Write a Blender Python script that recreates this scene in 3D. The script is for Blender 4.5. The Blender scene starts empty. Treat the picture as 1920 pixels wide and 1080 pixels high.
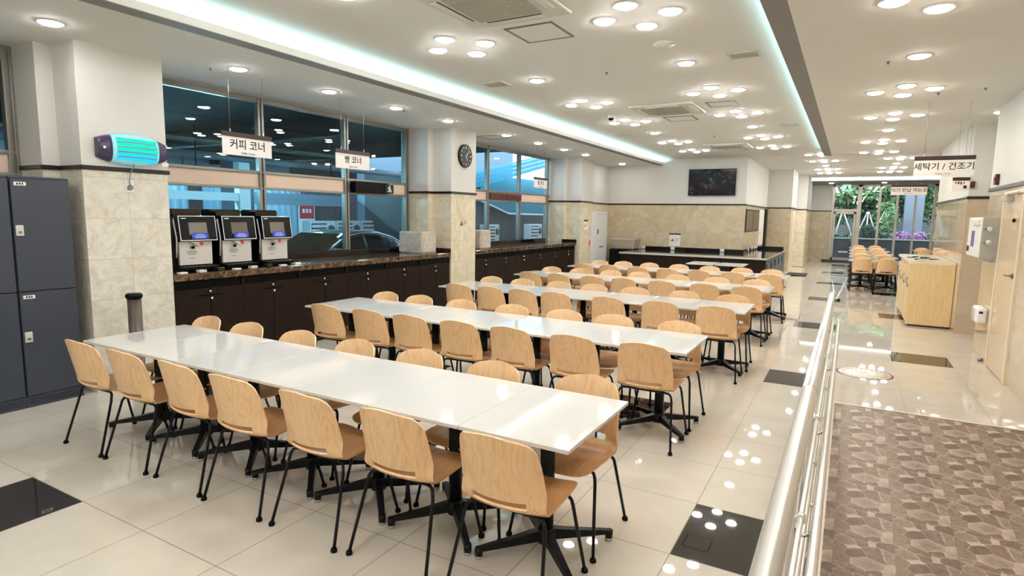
import bpy, bmesh, math, random
from mathutils import Vector, Matrix
random.seed(7)
PI = math.pi
SC = bpy.context.scene
COL = SC.collection

# ---------------------------------------------------------------- camera, world, exposure
CAM_Z = 1.74
def make_camera():
    y, p, r = math.radians(29.485), math.radians(7.05), math.radians(0.908)
    fwd = Vector((-math.sin(y)*math.cos(p), math.cos(y)*math.cos(p), -math.sin(p)))
    right = Vector((math.cos(y), math.sin(y), 0))
    up = right.cross(fwd)
    r2 = right*math.cos(r) + up*math.sin(r)
    u2 = up*math.cos(r) - right*math.sin(r)
    cd = bpy.data.cameras.new('camera')
    cd.sensor_width = 36.0
    cd.lens = 36.0*1109.53/1920.0
    cd.clip_start = 0.05; cd.clip_end = 300
    o = bpy.data.objects.new('camera', cd)
    M = Matrix(((r2.x, u2.x, -fwd.x), (r2.y, u2.y, -fwd.y), (r2.z, u2.z, -fwd.z))).to_4x4()
    M.translation = (0, 0, CAM_Z)
    o.matrix_world = M
    COL.objects.link(o)
    SC.camera = o
make_camera()

world = bpy.data.worlds.new('sky'); SC.world = world
world.use_nodes = True
_nt = world.node_tree; _nt.nodes.clear()
_sky = _nt.nodes.new('ShaderNodeTexSky'); _sky.sky_type = 'NISHITA'; _sky.sun_disc = False
_sky.sun_elevation = math.radians(38); _sky.sun_rotation = math.radians(200)
_bg = _nt.nodes.new('ShaderNodeBackground'); _bg.inputs['Strength'].default_value = 0.75
_wo = _nt.nodes.new('ShaderNodeOutputWorld')
_hs = _nt.nodes.new('ShaderNodeHueSaturation'); _hs.inputs['Saturation'].default_value = 0.45
_nt.links.new(_sky.outputs[0], _hs.inputs['Color']); _nt.links.new(_hs.outputs[0], _bg.inputs[0]); _nt.links.new(_bg.outputs[0], _wo.inputs[0])

SC.view_settings.view_transform = 'Standard'
SC.view_settings.look = 'None'
SC.view_settings.exposure = 0.0
SC.view_settings.gamma = 1.0
SC.view_settings.use_curve_mapping = False
SC.cycles.use_denoising = True
SC.cycles.caustics_reflective = False
SC.cycles.caustics_refractive = False
SC.cycles.max_bounces = 8
SC.cycles.diffuse_bounces = 4
SC.cycles.glossy_bounces = 4
SC.cycles.transparent_max_bounces = 12
SC.cycles.sample_clamp_indirect = 6.0

LAMP_POWER = 98.0        # ceiling downlights
LAMP_COLOR = (1.0, 0.975, 0.93)
AISLE_POWER = 70.0       # warmer downlights over the aisle
AISLE_COLOR = (1.0, 0.89, 0.75)
COVE_POWER = 52.0        # light strips in the ceiling coves
COVE_COLOR = (0.52, 0.96, 1.0)
YARD_POWER = 330.0        # unseen tubes added to light the covered yard
YARD_COLOR = (0.40, 0.82, 1.0)

# ---------------------------------------------------------------- materials
def lin(c):
    c = c/255.0
    return c/12.92 if c <= 0.04045 else ((c+0.055)/1.055)**2.4
def rgb(r, g, b): return (lin(r), lin(g), lin(b), 1.0)

def new_mat(name):
    m = bpy.data.materials.new(name); m.use_nodes = True
    nt = m.node_tree
    return m, nt, nt.nodes['Principled BSDF']

def mat(name, col, rough=0.5, metal=0.0, ior=None, bump=None, var=None, coat=0.0):
    """plain surface; bump=(scale, strength), var=(scale, amount) for a slight mottling"""
    m, nt, b = new_mat(name)
    b.inputs['Base Color'].default_value = col
    b.inputs['Roughness'].default_value = rough
    b.inputs['Metallic'].default_value = metal
    if ior: b.inputs['IOR'].default_value = ior
    if coat: b.inputs['Coat Weight'].default_value = coat; b.inputs['Coat Roughness'].default_value = 0.05
    if bump or var:
        tc = nt.nodes.new('ShaderNodeNewGeometry')
    if bump:
        n = nt.nodes.new('ShaderNodeTexNoise'); n.inputs['Scale'].default_value = bump[0]; n.inputs['Detail'].default_value = 3
        nt.links.new(tc.outputs['Position'], n.inputs['Vector'])
        bp = nt.nodes.new('ShaderNodeBump'); bp.inputs['Strength'].default_value = bump[1]; bp.inputs['Distance'].default_value = 0.01
        nt.links.new(n.outputs[0], bp.inputs['Height']); nt.links.new(bp.outputs[0], b.inputs['Normal'])
    if var:
        n = nt.nodes.new('ShaderNodeTexNoise'); n.inputs['Scale'].default_value = var[0]; n.inputs['Detail'].default_value = 4
        nt.links.new(tc.outputs['Position'], n.inputs['Vector'])
        hs = nt.nodes.new('ShaderNodeMixRGB'); hs.blend_type = 'MULTIPLY'; hs.inputs[0].default_value = 1
        hs.inputs[1].default_value = col
        cr = nt.nodes.new('ShaderNodeValToRGB')
        lo = 1-var[1]
        cr.color_ramp.elements[0].position = .3; cr.color_ramp.elements[0].color = (lo, lo, lo, 1)
        cr.color_ramp.elements[1].position = .7; cr.color_ramp.elements[1].color = (1, 1, 1, 1)
        nt.links.new(n.outputs[0], cr.inputs[0]); nt.links.new(cr.outputs[0], hs.inputs[2])
        nt.links.new(hs.outputs[0], b.inputs['Base Color'])
    return m

def emit(name, col, strength):
    m = bpy.data.materials.new(name); m.use_nodes = True
    nt = m.node_tree; nt.nodes.clear()
    e = nt.nodes.new('ShaderNodeEmission'); o = nt.nodes.new('ShaderNodeOutputMaterial')
    e.inputs[0].default_value = (*col[:3], 1); e.inputs[1].default_value = strength
    nt.links.new(e.outputs[0], o.inputs[0])
    return m

class N:
    """small node-graph helper"""
    def __init__(s, nt): s.nt = nt
    def node(s, t, **kw):
        n = s.nt.nodes.new(t)
        for k, v in kw.items(): setattr(n, k, v)
        return n
    def put(s, sock, v):
        if hasattr(v, 'is_output'): s.nt.links.new(v, sock)
        else: sock.default_value = v
    def math(s, op, a, b=0.0, c=0.0):
        n = s.node('ShaderNodeMath', operation=op)
        s.put(n.inputs[0], a); s.put(n.inputs[1], b); s.put(n.inputs[2], c)
        return n.outputs[0]
    def mix(s, f, a, b, mode='MIX'):
        n = s.node('ShaderNodeMixRGB', blend_type=mode)
        s.put(n.inputs[0], f); s.put(n.inputs[1], a); s.put(n.inputs[2], b)
        return n.outputs[0]
    def ramp(s, f, stops):
        n = s.node('ShaderNodeValToRGB')
        cr = n.color_ramp
        while len(cr.elements) < len(stops): cr.elements.new(0.5)
        for e, (p, c) in zip(cr.elements, stops): e.position = p; e.color = c if len(c) == 4 else (*c, 1)
        s.put(n.inputs[0], f)
        return n.outputs[0]
    def noise(s, vec, scale, detail=4, dist=0.0, rough=0.5):
        n = s.node('ShaderNodeTexNoise')
        s.put(n.inputs['Vector'], vec); n.inputs['Scale'].default_value = scale
        n.inputs['Detail'].default_value = detail; n.inputs['Distortion'].default_value = dist
        n.inputs['Roughness'].default_value = rough
        return n.outputs[0]
    def comb(s, x, y, z):
        n = s.node('ShaderNodeCombineXYZ')
        for i, v in enumerate((x, y, z)): s.put(n.inputs[i], v)
        return n.outputs[0]
    def pos(s):
        g = s.node('ShaderNodeNewGeometry'); q = s.node('ShaderNodeSeparateXYZ')
        s.nt.links.new(g.outputs['Position'], q.inputs[0])
        return g.outputs['Position'], q.outputs[0], q.outputs[1], q.outputs[2]

TILE, TX0, TY0 = 0.634, -0.69, 2.93
def floor_mat():
    m, nt, b = new_mat('polished porcelain floor'); n = N(nt)
    P, x, y, z = n.pos()
    u = n.math('DIVIDE', n.math('SUBTRACT', x, TX0), TILE); v = n.math('DIVIDE', n.math('SUBTRACT', y, TY0), TILE)
    iu, iv = n.math('FLOOR', u), n.math('FLOOR', v)
    mu, mv = n.math('FLOORED_MODULO', n.math('ADD', iu, 0.01), 4.0), n.math('FLOORED_MODULO', n.math('ADD', iv, 0.01), 6.0)
    d1 = n.math('MULTIPLY', n.math('COMPARE', mu, 0.0, 0.1), n.math('COMPARE', mv, 0.0, 0.1))
    d2 = n.math('MULTIPLY', n.math('COMPARE', mu, 2.0, 0.1), n.math('COMPARE', mv, 3.0, 0.1))
    dark = n.math('ADD', d1, d2)
    fu, fv = n.math('SUBTRACT', u, iu), n.math('SUBTRACT', v, iv)
    eu = n.math('MINIMUM', fu, n.math('SUBTRACT', 1.0, fu)); ev = n.math('MINIMUM', fv, n.math('SUBTRACT', 1.0, fv))
    joint = n.math('LESS_THAN', n.math('MINIMUM', eu, ev), 0.0042)
    wn = n.node('ShaderNodeTexWhiteNoise', noise_dimensions='2D'); n.put(wn.inputs['Vector'], n.comb(iu, iv, 0.0))
    cloud = n.noise(P, 2.3, 5, 0.6)
    base = n.ramp(cloud, [(0.30, rgb(196, 190, 178)), (0.55, rgb(203, 197, 186)), (0.8, rgb(209, 204, 194))])
    base = n.mix(n.math('MULTIPLY', wn.outputs['Value'], 0.10), base, rgb(186, 178, 164))
    blk = n.ramp(cloud, [(0.3, rgb(40, 36, 34)), (0.7, rgb(52, 47, 44))])
    col = n.mix(dark, base, blk)
    col = n.mix(joint, col, rgb(128, 118, 104))
    nt.links.new(col, b.inputs['Base Color'])
    n.put(b.inputs['Roughness'], n.math('ADD', 0.022, n.math('MULTIPLY', joint, 0.4)))
    b.inputs['IOR'].default_value = 1.52
    return m

def ramp_mat():
    """printed cobble-pattern vinyl tiles on the ramp"""
    m, nt, b = new_mat('cobble print ramp tiles'); n = N(nt)
    P, x, y, z = n.pos()
    S = 0.337
    u = n.math('DIVIDE', n.math('SUBTRACT', x, 0.06), S); v = n.math('DIVIDE', n.math('SUBTRACT', y, 6.33), S)
    fu, fv = n.math('FRACT', u), n.math('FRACT', v)
    iu, iv = n.math('FLOOR', u), n.math('FLOOR', v)
    vec = n.comb(n.math('MULTIPLY', fu, 2.3), n.math('MULTIPLY', fv, 3.0), 0.0)
    nz = n.node('ShaderNodeTexNoise'); n.put(nz.inputs['Vector'], vec); nz.inputs['Scale'].default_value = 1.1
    vec2 = n.node('ShaderNodeVectorMath', operation='MULTIPLY_ADD')
    n.put(vec2.inputs[0], nz.outputs[1]); vec2.inputs[1].default_value = (0.55, 0.7, 0); n.put(vec2.inputs[2], vec)
    vo = n.node('ShaderNodeTexVoronoi', feature='F1'); n.put(vo.inputs['Vector'], vec2.outputs[0]); vo.inputs['Scale'].default_value = 1.15
    ve = n.node('ShaderNodeTexVoronoi', feature='DISTANCE_TO_EDGE'); n.put(ve.inputs['Vector'], vec2.outputs[0]); ve.inputs['Scale'].default_value = 1.15
    sep = n.node('ShaderNodeSeparateXYZ'); n.put(sep.inputs[0], vo.outputs['Color'])
    stone = n.ramp(sep.outputs[0], [(0.0, rgb(104, 91, 82)), (0.3, rgb(134, 120, 110)), (0.6, rgb(156, 143, 133)), (0.85, rgb(180, 168, 158)), (1.0, rgb(206, 195, 186))])
    stone = n.mix(n.math('MULTIPLY', n.math('SUBTRACT', n.math('FRACT', n.math('MULTIPLY', sep.outputs[1], 7.0)), n.math('MULTIPLY', vo.outputs['Distance'], 0.9)), 0.75), stone, rgb(92, 78, 70))
    grain = n.noise(P, 34, 5)
    stone = n.mix(0.7, stone, n.ramp(grain, [(0.3, rgb(96, 84, 76)), (0.7, rgb(190, 177, 166))]), 'SOFT_LIGHT')
    wn = n.node('ShaderNodeTexWhiteNoise', noise_dimensions='2D'); n.put(wn.inputs['Vector'], n.comb(iu, iv, 0.0))
    stone = n.mix(n.math('MULTIPLY', wn.outputs['Value'], 0.16), stone, rgb(150, 120, 106))
    edge = n.math('LESS_THAN', ve.outputs['Distance'], 0.022)
    col = n.mix(n.math('MULTIPLY', edge, 0.4), stone, rgb(200, 188, 175))
    ju = n.math('LESS_THAN', n.math('MINIMUM', fu, n.math('SUBTRACT', 1.0, fu)), 0.008)
    col = n.mix(n.math('MULTIPLY', ju, 0.6), col, rgb(112, 98, 88))
    nt.links.new(col, b.inputs['Base Color'])
    b.inputs['Roughness'].default_value = 0.42
    return m

def marble_mat(name, u0, z0, w, h, c1, c2, c3, rough=0.13, joint=0.5, vscale=3.2, offset=0.0, vein=0.28, ior=1.5):
    """wall tiles of veined beige marble; u runs along x + y so it works on walls facing either axis"""
    m, nt, b = new_mat(name); n = N(nt)
    P, x, y, z = n.pos()
    u = n.math('DIVIDE', n.math('SUBTRACT', n.math('ADD', x, y), u0), w); v = n.math('DIVIDE', n.math('SUBTRACT', z, z0), h)
    iv = n.math('FLOOR', v)
    if offset: u = n.math('ADD', u, n.math('MULTIPLY', n.math('FLOORED_MODULO', iv, 2.0), offset))
    iu = n.math('FLOOR', u)
    fu, fv = n.math('SUBTRACT', u, iu), n.math('SUBTRACT', v, iv)
    eu = n.math('MULTIPLY', n.math('MINIMUM', fu, n.math('SUBTRACT', 1.0, fu)), w); ev = n.math('MULTIPLY', n.math('MINIMUM', fv, n.math('SUBTRACT', 1.0, fv)), h)
    jt = n.math('LESS_THAN', n.math('MINIMUM', eu, ev), 0.0022)
    wn = n.node('ShaderNodeTexWhiteNoise', noise_dimensions='2D'); n.put(wn.inputs['Vector'], n.comb(iu, iv, 0.0))
    sh = n.node('ShaderNodeVectorMath', operation='MULTIPLY_ADD'); n.put(sh.inputs[0], wn.outputs['Color']); sh.inputs[1].default_value = (5, 5, 5); n.put(sh.inputs[2], P)
    a = n.noise(sh.outputs[0], vscale, 8, 1.3, 0.68)
    col = n.ramp(a, [(0.28, c1), (0.5, c2), (0.62, c3), (0.78, c2)])
    vn = n.noise(sh.outputs[0], vscale*2.4, 6, 3.0)
    vm = n.ramp(vn, [(0.47, (0, 0, 0)), (0.5, (1, 1, 1)), (0.53, (0, 0, 0))])
    col = n.mix(n.math('MULTIPLY', vm, vein), col, c1)
    col = n.mix(n.math('MULTIPLY', wn.outputs['Value'], 0.16), col, c1)
    col = n.mix(n.math('MULTIPLY', jt, joint), col, rgb(150, 138, 120))
    nt.links.new(col, b.inputs['Base Color'])
    b.inputs['Roughness'].default_value = rough; b.inputs['IOR'].default_value = ior
    return m

def wood_mat(name, dark, light, axis='z', rough=0.38, rnd=True, scale=1.0, coat=0.0, ior=1.5):
    m, nt, b = new_mat(name); n = N(nt)
    tc = n.node('ShaderNodeTexCoord')
    vec = tc.outputs['Object']
    if rnd:
        oi = n.node('ShaderNodeObjectInfo')
        sh = n.node('ShaderNodeVectorMath', operation='MULTIPLY_ADD')
        n.put(sh.inputs[0], n.comb(oi.outputs['Random'], oi.outputs['Random'], oi.outputs['Random'])); sh.inputs[1].default_value = (9.1, 4.3, 6.7); n.put(sh.inputs[2], vec)
        vec = sh.outputs[0]
    mp = n.node('ShaderNodeMapping')
    k = {'x': (0.9, 7, 7), 'y': (7, 0.9, 7), 'z': (7, 7, 0.9)}[axis]
    mp.inputs['Scale'].default_value = [q*scale for q in k]
    n.put(mp.inputs[0], vec)
    big = n.noise(mp.outputs[0], 1.0, 3, 1.4)
    rings = n.math('FRACT', n.math('MULTIPLY', big, 8.0))
    fine = n.noise(mp.outputs[0], 9.0, 4, 0.3)
    f = n.math('ADD', n.math('ADD', 0.12, n.math('MULTIPLY', n.math('ABSOLUTE', n.math('SUBTRACT', rings, 0.5)), 0.55)), n.math('MULTIPLY', fine, 0.55))
    col = n.ramp(f, [(0.12, dark), (0.55, light), (0.9, tuple(min(1, q*1.06) for q in light[:3]))])
    if rnd:
        col = n.mix(n.math('MULTIPLY', oi.outputs['Random'], 0.22), col, dark)
    nt.links.new(col, b.inputs['Base Color'])
    b.inputs['Roughness'].default_value = rough; b.inputs['IOR'].default_value = ior
    if coat: b.inputs['Coat Weight'].default_value = coat; b.inputs['Coat Roughness'].default_value = 0.15
    return m

def dark_marble_mat():
    m, nt, b = new_mat('dark brown emperador marble'); n = N(nt)
    P, x, y, z = n.pos()
    a = n.noise(P, 5.0, 8, 2.5, 0.7)
    col = n.ramp(a, [(0.3, rgb(26, 18, 14)), (0.5, rgb(58, 40, 30)), (0.62, rgb(104, 78, 58)), (0.7, rgb(48, 33, 26))])
    vo = n.node('ShaderNodeTexVoronoi', feature='DISTANCE_TO_EDGE'); vo.inputs['Scale'].default_value = 7
    sh = n.node('ShaderNodeVectorMath', operation='ADD'); n.put(sh.inputs[0], P); n.put(sh.inputs[1], n.comb(a, a, a)); n.put(vo.inputs['Vector'], sh.outputs[0])
    e = n.math('LESS_THAN', vo.outputs['Distance'], 0.03)
    col = n.mix(n.math('MULTIPLY', e, 0.7), col, rgb(170, 146, 118))
    nt.links.new(col, b.inputs['Base Color']); b.inputs['Roughness'].default_value = 0.08
    return m

def glass_mat(name, tint, fmin=0.036):
    """thin pane: clear through, mirror-like towards grazing angles"""
    m = bpy.data.materials.new(name); m.use_nodes = True
    nt = m.node_tree; nt.nodes.clear(); n = N(nt)
    t = n.node('ShaderNodeBsdfTransparent'); t.inputs[0].default_value = tint
    g = n.node('ShaderNodeBsdfGlossy'); g.inputs['Roughness'].default_value = 0.0; g.inputs[0].default_value = (0.9, 0.97, 1, 1)
    lw = n.node('ShaderNodeLayerWeight')
    f = n.math('ADD', fmin, n.math('MULTIPLY', 1.0-fmin, n.math('POWER', lw.outputs['Facing'], 5.0)))
    mx = n.node('ShaderNodeMixShader'); o = n.node('ShaderNodeOutputMaterial')
    nt.links.new(f, mx.inputs[0]); nt.links.new(t.outputs[0], mx.inputs[1]); nt.links.new(g.outputs[0], mx.inputs[2]); nt.links.new(mx.outputs[0], o.inputs[0])
    return m

def leaf_mat(name, c1, c2, c3):
    m, nt, b = new_mat(name); n = N(nt)
    P, x, y, z = n.pos()
    a = n.noise(P, 3.0, 3)
    w = n.node('ShaderNodeTexWhiteNoise', noise_dimensions='3D')
    sn = n.node('ShaderNodeVectorMath', operation='SNAP'); n.put(sn.inputs[0], P); sn.inputs[1].default_value = (.12, .12, .12); n.put(w.inputs['Vector'], sn.outputs[0])
    f = n.math('ADD', n.math('MULTIPLY', a, 0.7), n.math('MULTIPLY', w.outputs['Value'], 0.3))
    col = n.ramp(f, [(0.3, c1), (0.5, c2), (0.7, c3)])
    nt.links.new(col, b.inputs['Base Color']); b.inputs['Roughness'].default_value = 0.5
    return m

M = {}
M['floor'] = floor_mat()
M['ramp'] = ramp_mat()
CREAM = (rgb(206, 192, 164), rgb(226, 214, 190), rgb(236, 227, 207))
M['marble_pillar'] = marble_mat('veined cream marble tiles', -2.89, -0.27, 0.39, 0.383, rgb(198, 192, 178), rgb(222, 217, 204), rgb(234, 230, 220), 0.12, vscale=7.5, vein=0.2)
M['marble_mid'] = marble_mat('veined cream marble tiles', 2.865, -0.27, 0.405, 0.383, rgb(204, 190, 162), rgb(226, 214, 190), rgb(236, 226, 205), 0.12, vscale=3)
M['marble_far'] = marble_mat('beige marble tiles', 14.7, 0.11, 0.62, 0.40, rgb(190, 174, 144), rgb(205, 190, 162), rgb(218, 205, 180), 0.16, joint=0.4, vscale=2.2, vein=0.12, offset=0.5)
M['marble_right'] = marble_mat('polished beige panels', 9.75, 0.31, 1.6, 0.58, rgb(192, 170, 144), rgb(202, 181, 155), rgb(210, 191, 167), 0.05, joint=0.35, vscale=0.9, vein=0.08, ior=1.85)
M['plaster'] = mat('white textured plaster', rgb(222, 220, 215), 0.75, bump=(90, 0.35), var=(60, 0.05))
M['ceiling'] = mat('white painted ceiling', rgb(238, 236, 230), 0.8)
M['lip'] = mat('grey painted ceiling edge', rgb(134, 130, 126), 0.6)
M['trim'] = mat('black moulding', rgb(20, 17, 16), 0.3)
M['wood'] = wood_mat('oak veneer back', rgb(203, 160, 112), rgb(236, 198, 153), 'z')
M['wood_seat_shaded'] = wood_mat('oak veneer seat', rgb(170, 122, 78), rgb(200, 153, 106), 'y')  # same oak as the back, darkened for the weaker light on the seat
M['black'] = mat('black powder coated steel', rgb(15, 17, 22), 0.35, ior=1.3)
M['blackplastic'] = mat('black plastic', rgb(7, 7, 8), 0.22, ior=1.25)
M['glide'] = mat('clear and chrome glide', rgb(190, 188, 184), 0.2, 0.8)
M['table'] = mat('glossy white laminate', rgb(205, 205, 202), 0.05, ior=1.5, var=(5, 0.025))
M['table_edge'] = mat('white table edge', rgb(236, 236, 234), 0.2)
M['steel'] = mat('brushed stainless steel', rgb(242, 242, 240), 0.3, 0.8)
M['steel_dark'] = mat('dull steel', rgb(150, 150, 150), 0.35, 1.0)
M['alu'] = mat('grey anodised aluminium', rgb(150, 148, 142), 0.32, 0.7)
M['alu_light'] = mat('light aluminium', rgb(196, 190, 180), 0.35, 0.4)
M['spandrel'] = mat('pinkish beige opaque glass', rgb(238, 214, 194), 0.12)
M['walnut'] = wood_mat('dark walnut veneer', rgb(19, 13, 10), rgb(38, 27, 20), 'z', 0.5, rnd=False, ior=1.2)
M['void'] = mat('black recess', rgb(7, 7, 8), 0.4, ior=1.2)
M['darkmarble'] = dark_marble_mat()
M['granite'] = mat('black granite', rgb(20, 18, 18), 0.07)
M['granite_edge'] = mat('pale polished counter edge', rgb(196, 190, 182), 0.2)
M['locker'] = mat('slate grey powder coat', rgb(57, 63, 76), 0.4)
M['locker_gap'] = mat('locker gap', rgb(20, 28, 48), 0.5)
M['white'] = mat('white plastic', rgb(238, 238, 236), 0.35)
M['offwhite'] = mat('ivory plastic', rgb(224, 220, 208), 0.4)
M['grey'] = mat('grey plastic', rgb(120, 118, 114), 0.4)
M['grille'] = mat('grey intake grille', rgb(196, 193, 182), 0.6)
M['paper'] = mat('printed white board', rgb(240, 238, 234), 0.4)
M['paper_r'] = mat('printed ivory board', rgb(238, 230, 224), 0.4)
M['ink'] = mat('black lettering', rgb(22, 20, 20), 0.5)
M['inkgrey'] = mat('grey lettering', rgb(110, 106, 104), 0.5)
M['brown'] = mat('dark brown header', rgb(52, 34, 32), 0.4)
M['maroon'] = mat('dark maroon plastic', rgb(84, 30, 30), 0.35)
M['redpaint'] = mat('red print', rgb(206, 60, 62), 0.5)
M['blue'] = mat('blue sticker', rgb(38, 62, 190), 0.4)
M['paleblue'] = mat('pale print', rgb(176, 196, 240), 0.5)
M['silver'] = mat('silver panel', rgb(226, 228, 228), 0.25, 0.35)
M['screenglass'] = mat('grey touch screen', rgb(96, 86, 76), 0.15)
M['smoke'] = mat('smoked hopper', rgb(34, 28, 26), 0.12)
M['boxgrey'] = mat('light grey painted steel', rgb(172, 172, 166), 0.35)
M['purple'] = mat('dark purple end cap', rgb(62, 52, 84), 0.35)
M['violet'] = mat('violet display', rgb(104, 84, 160), 0.3)
M['bronze'] = mat('bronze cylinder', rgb(92, 80, 72), 0.32, 0.3)
M['birch'] = wood_mat('pale birch laminate', rgb(216, 184, 134), rgb(232, 202, 152), 'z', 0.4, rnd=False, scale=0.6)
M['birch_top'] = mat('cream laminate top', rgb(236, 224, 200), 0.18)
M['doorpanel'] = mat('beige lacquered door', rgb(212, 190, 162), 0.08)
M['doorframe'] = mat('pale door frame', rgb(236, 222, 198), 0.2)
M['fridge'] = mat('white enamel', rgb(226, 228, 230), 0.2)
M['wrap_grey'] = mat('plastic wrapped paper, grey side', rgb(168, 166, 166), 0.25, var=(26, 0.25))
M['wrap'] = mat('plastic wrapped paper', rgb(212, 200, 186), 0.3, var=(18, 0.18))
M['paper_edge'] = mat('paper tray edge', rgb(168, 156, 142), 0.6)
M['green_exit'] = emit('lit exit panel', (0.45, 0.95, 0.72), 1.2)
M['exit_dark'] = mat('dark green exit panel', rgb(12, 40, 32), 0.3)
M['lampdisc_far'] = emit('far downlight diffuser', LAMP_COLOR, 135.0)
M['lampdisc_warm'] = emit('warm downlight diffuser', AISLE_COLOR, AISLE_POWER)
M['lampdisc'] = emit('downlight diffuser', LAMP_COLOR, LAMP_POWER)
M['cove_aisle'] = emit('aisle cove light strip', COVE_COLOR, 20.0)
M['cove_far'] = emit('far cove light strip', (0.9, 1.0, 1.0), 240.0)
M['cove'] = emit('cove light strip', COVE_COLOR, COVE_POWER)
M['yardtube'] = emit('unseen yard tube', YARD_COLOR, YARD_POWER)
M['uvtube'] = emit('glowing turquoise tube', (0.02, 0.85, 0.62), 1.1)
M['uvtube2'] = emit('glowing cyan tube', (0.03, 0.72, 0.95), 1.05)
M['glass'] = glass_mat('tinted window glass', (0.72, 0.88, 0.94, 1))
M['glass_far'] = glass_mat('clear window glass', (0.86, 0.96, 0.96, 1), 0.05)
M['asphalt'] = mat('yard concrete', rgb(92, 98, 102), 0.8, var=(2, 0.2))
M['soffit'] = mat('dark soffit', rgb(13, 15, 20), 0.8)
M['corrugated'] = mat('blue-grey corrugated sheet', rgb(140, 172, 190), 0.45)
M['dullsheet'] = mat('grey metal sheet', rgb(92, 98, 104), 0.5, var=(1.2, 0.15))
M['yardwhite'] = mat('white painted steel', rgb(222, 232, 236), 0.45)
M['carpaint'] = mat('dark grey green car paint', rgb(88, 102, 102), 0.18, 0.3, coat=0.6)
M['carpaint2'] = mat('pale blue car paint', rgb(150, 180, 196), 0.2, 0.3, coat=0.6)
M['carglass'] = mat('dark car glass', rgb(14, 24, 30), 0.05)
M['windscreen'] = mat('grey windscreen shade', rgb(40, 42, 40), 0.95, ior=1.03)
M['chrome'] = mat('chrome trim', rgb(224, 226, 228), 0.08, 1.0)
M['rubber'] = mat('black rubber', rgb(18, 18, 18), 0.8)
M['leafA'] = leaf_mat('mid green leaves', rgb(30, 62, 44), rgb(66, 112, 84), rgb(150, 192, 152))
M['leafB'] = leaf_mat('dark green leaves', rgb(20, 42, 40), rgb(44, 84, 66), rgb(100, 146, 116))
M['leafC'] = leaf_mat('yellow green leaves', rgb(54, 94, 60), rgb(106, 152, 100), rgb(180, 212, 160))
M['flower'] = leaf_mat('magenta blossoms', rgb(140, 96, 150), rgb(186, 140, 196), rgb(222, 186, 222))
M['bark'] = mat('bark', rgb(78, 66, 56), 0.9)
M['planter'] = mat('dark grey planter wall', rgb(66, 72, 80), 0.6, var=(1.5, 0.15))
M['planter_cap'] = mat('pale planter coping', rgb(184, 194, 196), 0.5)
M['concrete'] = mat('blue grey concrete', rgb(124, 140, 156), 0.7, var=(2, 0.12))
M['stake'] = mat('pale wooden stake', rgb(206, 214, 210), 0.6)
M['matfloor'] = mat('dark door mat', rgb(44, 46, 46), 0.8)
def poly_mat():
    m, nt, b = new_mat('cyan translucent polycarbonate')
    b.inputs['Base Color'].default_value = rgb(150, 220, 236); b.inputs['Roughness'].default_value = 0.4
    b.inputs['Transmission Weight'].default_value = 0.0
    t = nt.nodes.new('ShaderNodeBsdfTranslucent'); t.inputs[0].default_value = rgb(160, 228, 242)
    mx = nt.nodes.new('ShaderNodeMixShader'); mx.inputs[0].default_value = 0.75
    o = nt.nodes['Material Output']
    nt.links.new(b.outputs[0], mx.inputs[1]); nt.links.new(t.outputs[0], mx.inputs[2]); nt.links.new(mx.outputs[0], o.inputs[0])
    return m
M['poly'] = poly_mat()
def tv_mat():
    m, nt, b = new_mat('television picture'); n = N(nt)
    P, x, y, z = n.pos()
    a = n.noise(P, 3.2, 4, 1.0); c = n.noise(P, 7.0, 4, 0.8)
    col = n.mix(a, rgb(20, 20, 26), n.ramp(c, [(0.35, rgb(12, 11, 14)), (0.55, rgb(52, 34, 40)), (0.66, rgb(112, 96, 108)), (0.75, rgb(150, 146, 190))]))
    nt.links.new(col, b.inputs['Emission Color']); b.inputs['Emission Strength'].default_value = 0.6
    b.inputs['Base Color'].default_value = (0.004, 0.004, 0.005, 1); b.inputs['Roughness'].default_value = 0.12; b.inputs['IOR'].default_value = 1.2
    return m
M['tv'] = tv_mat()

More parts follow.
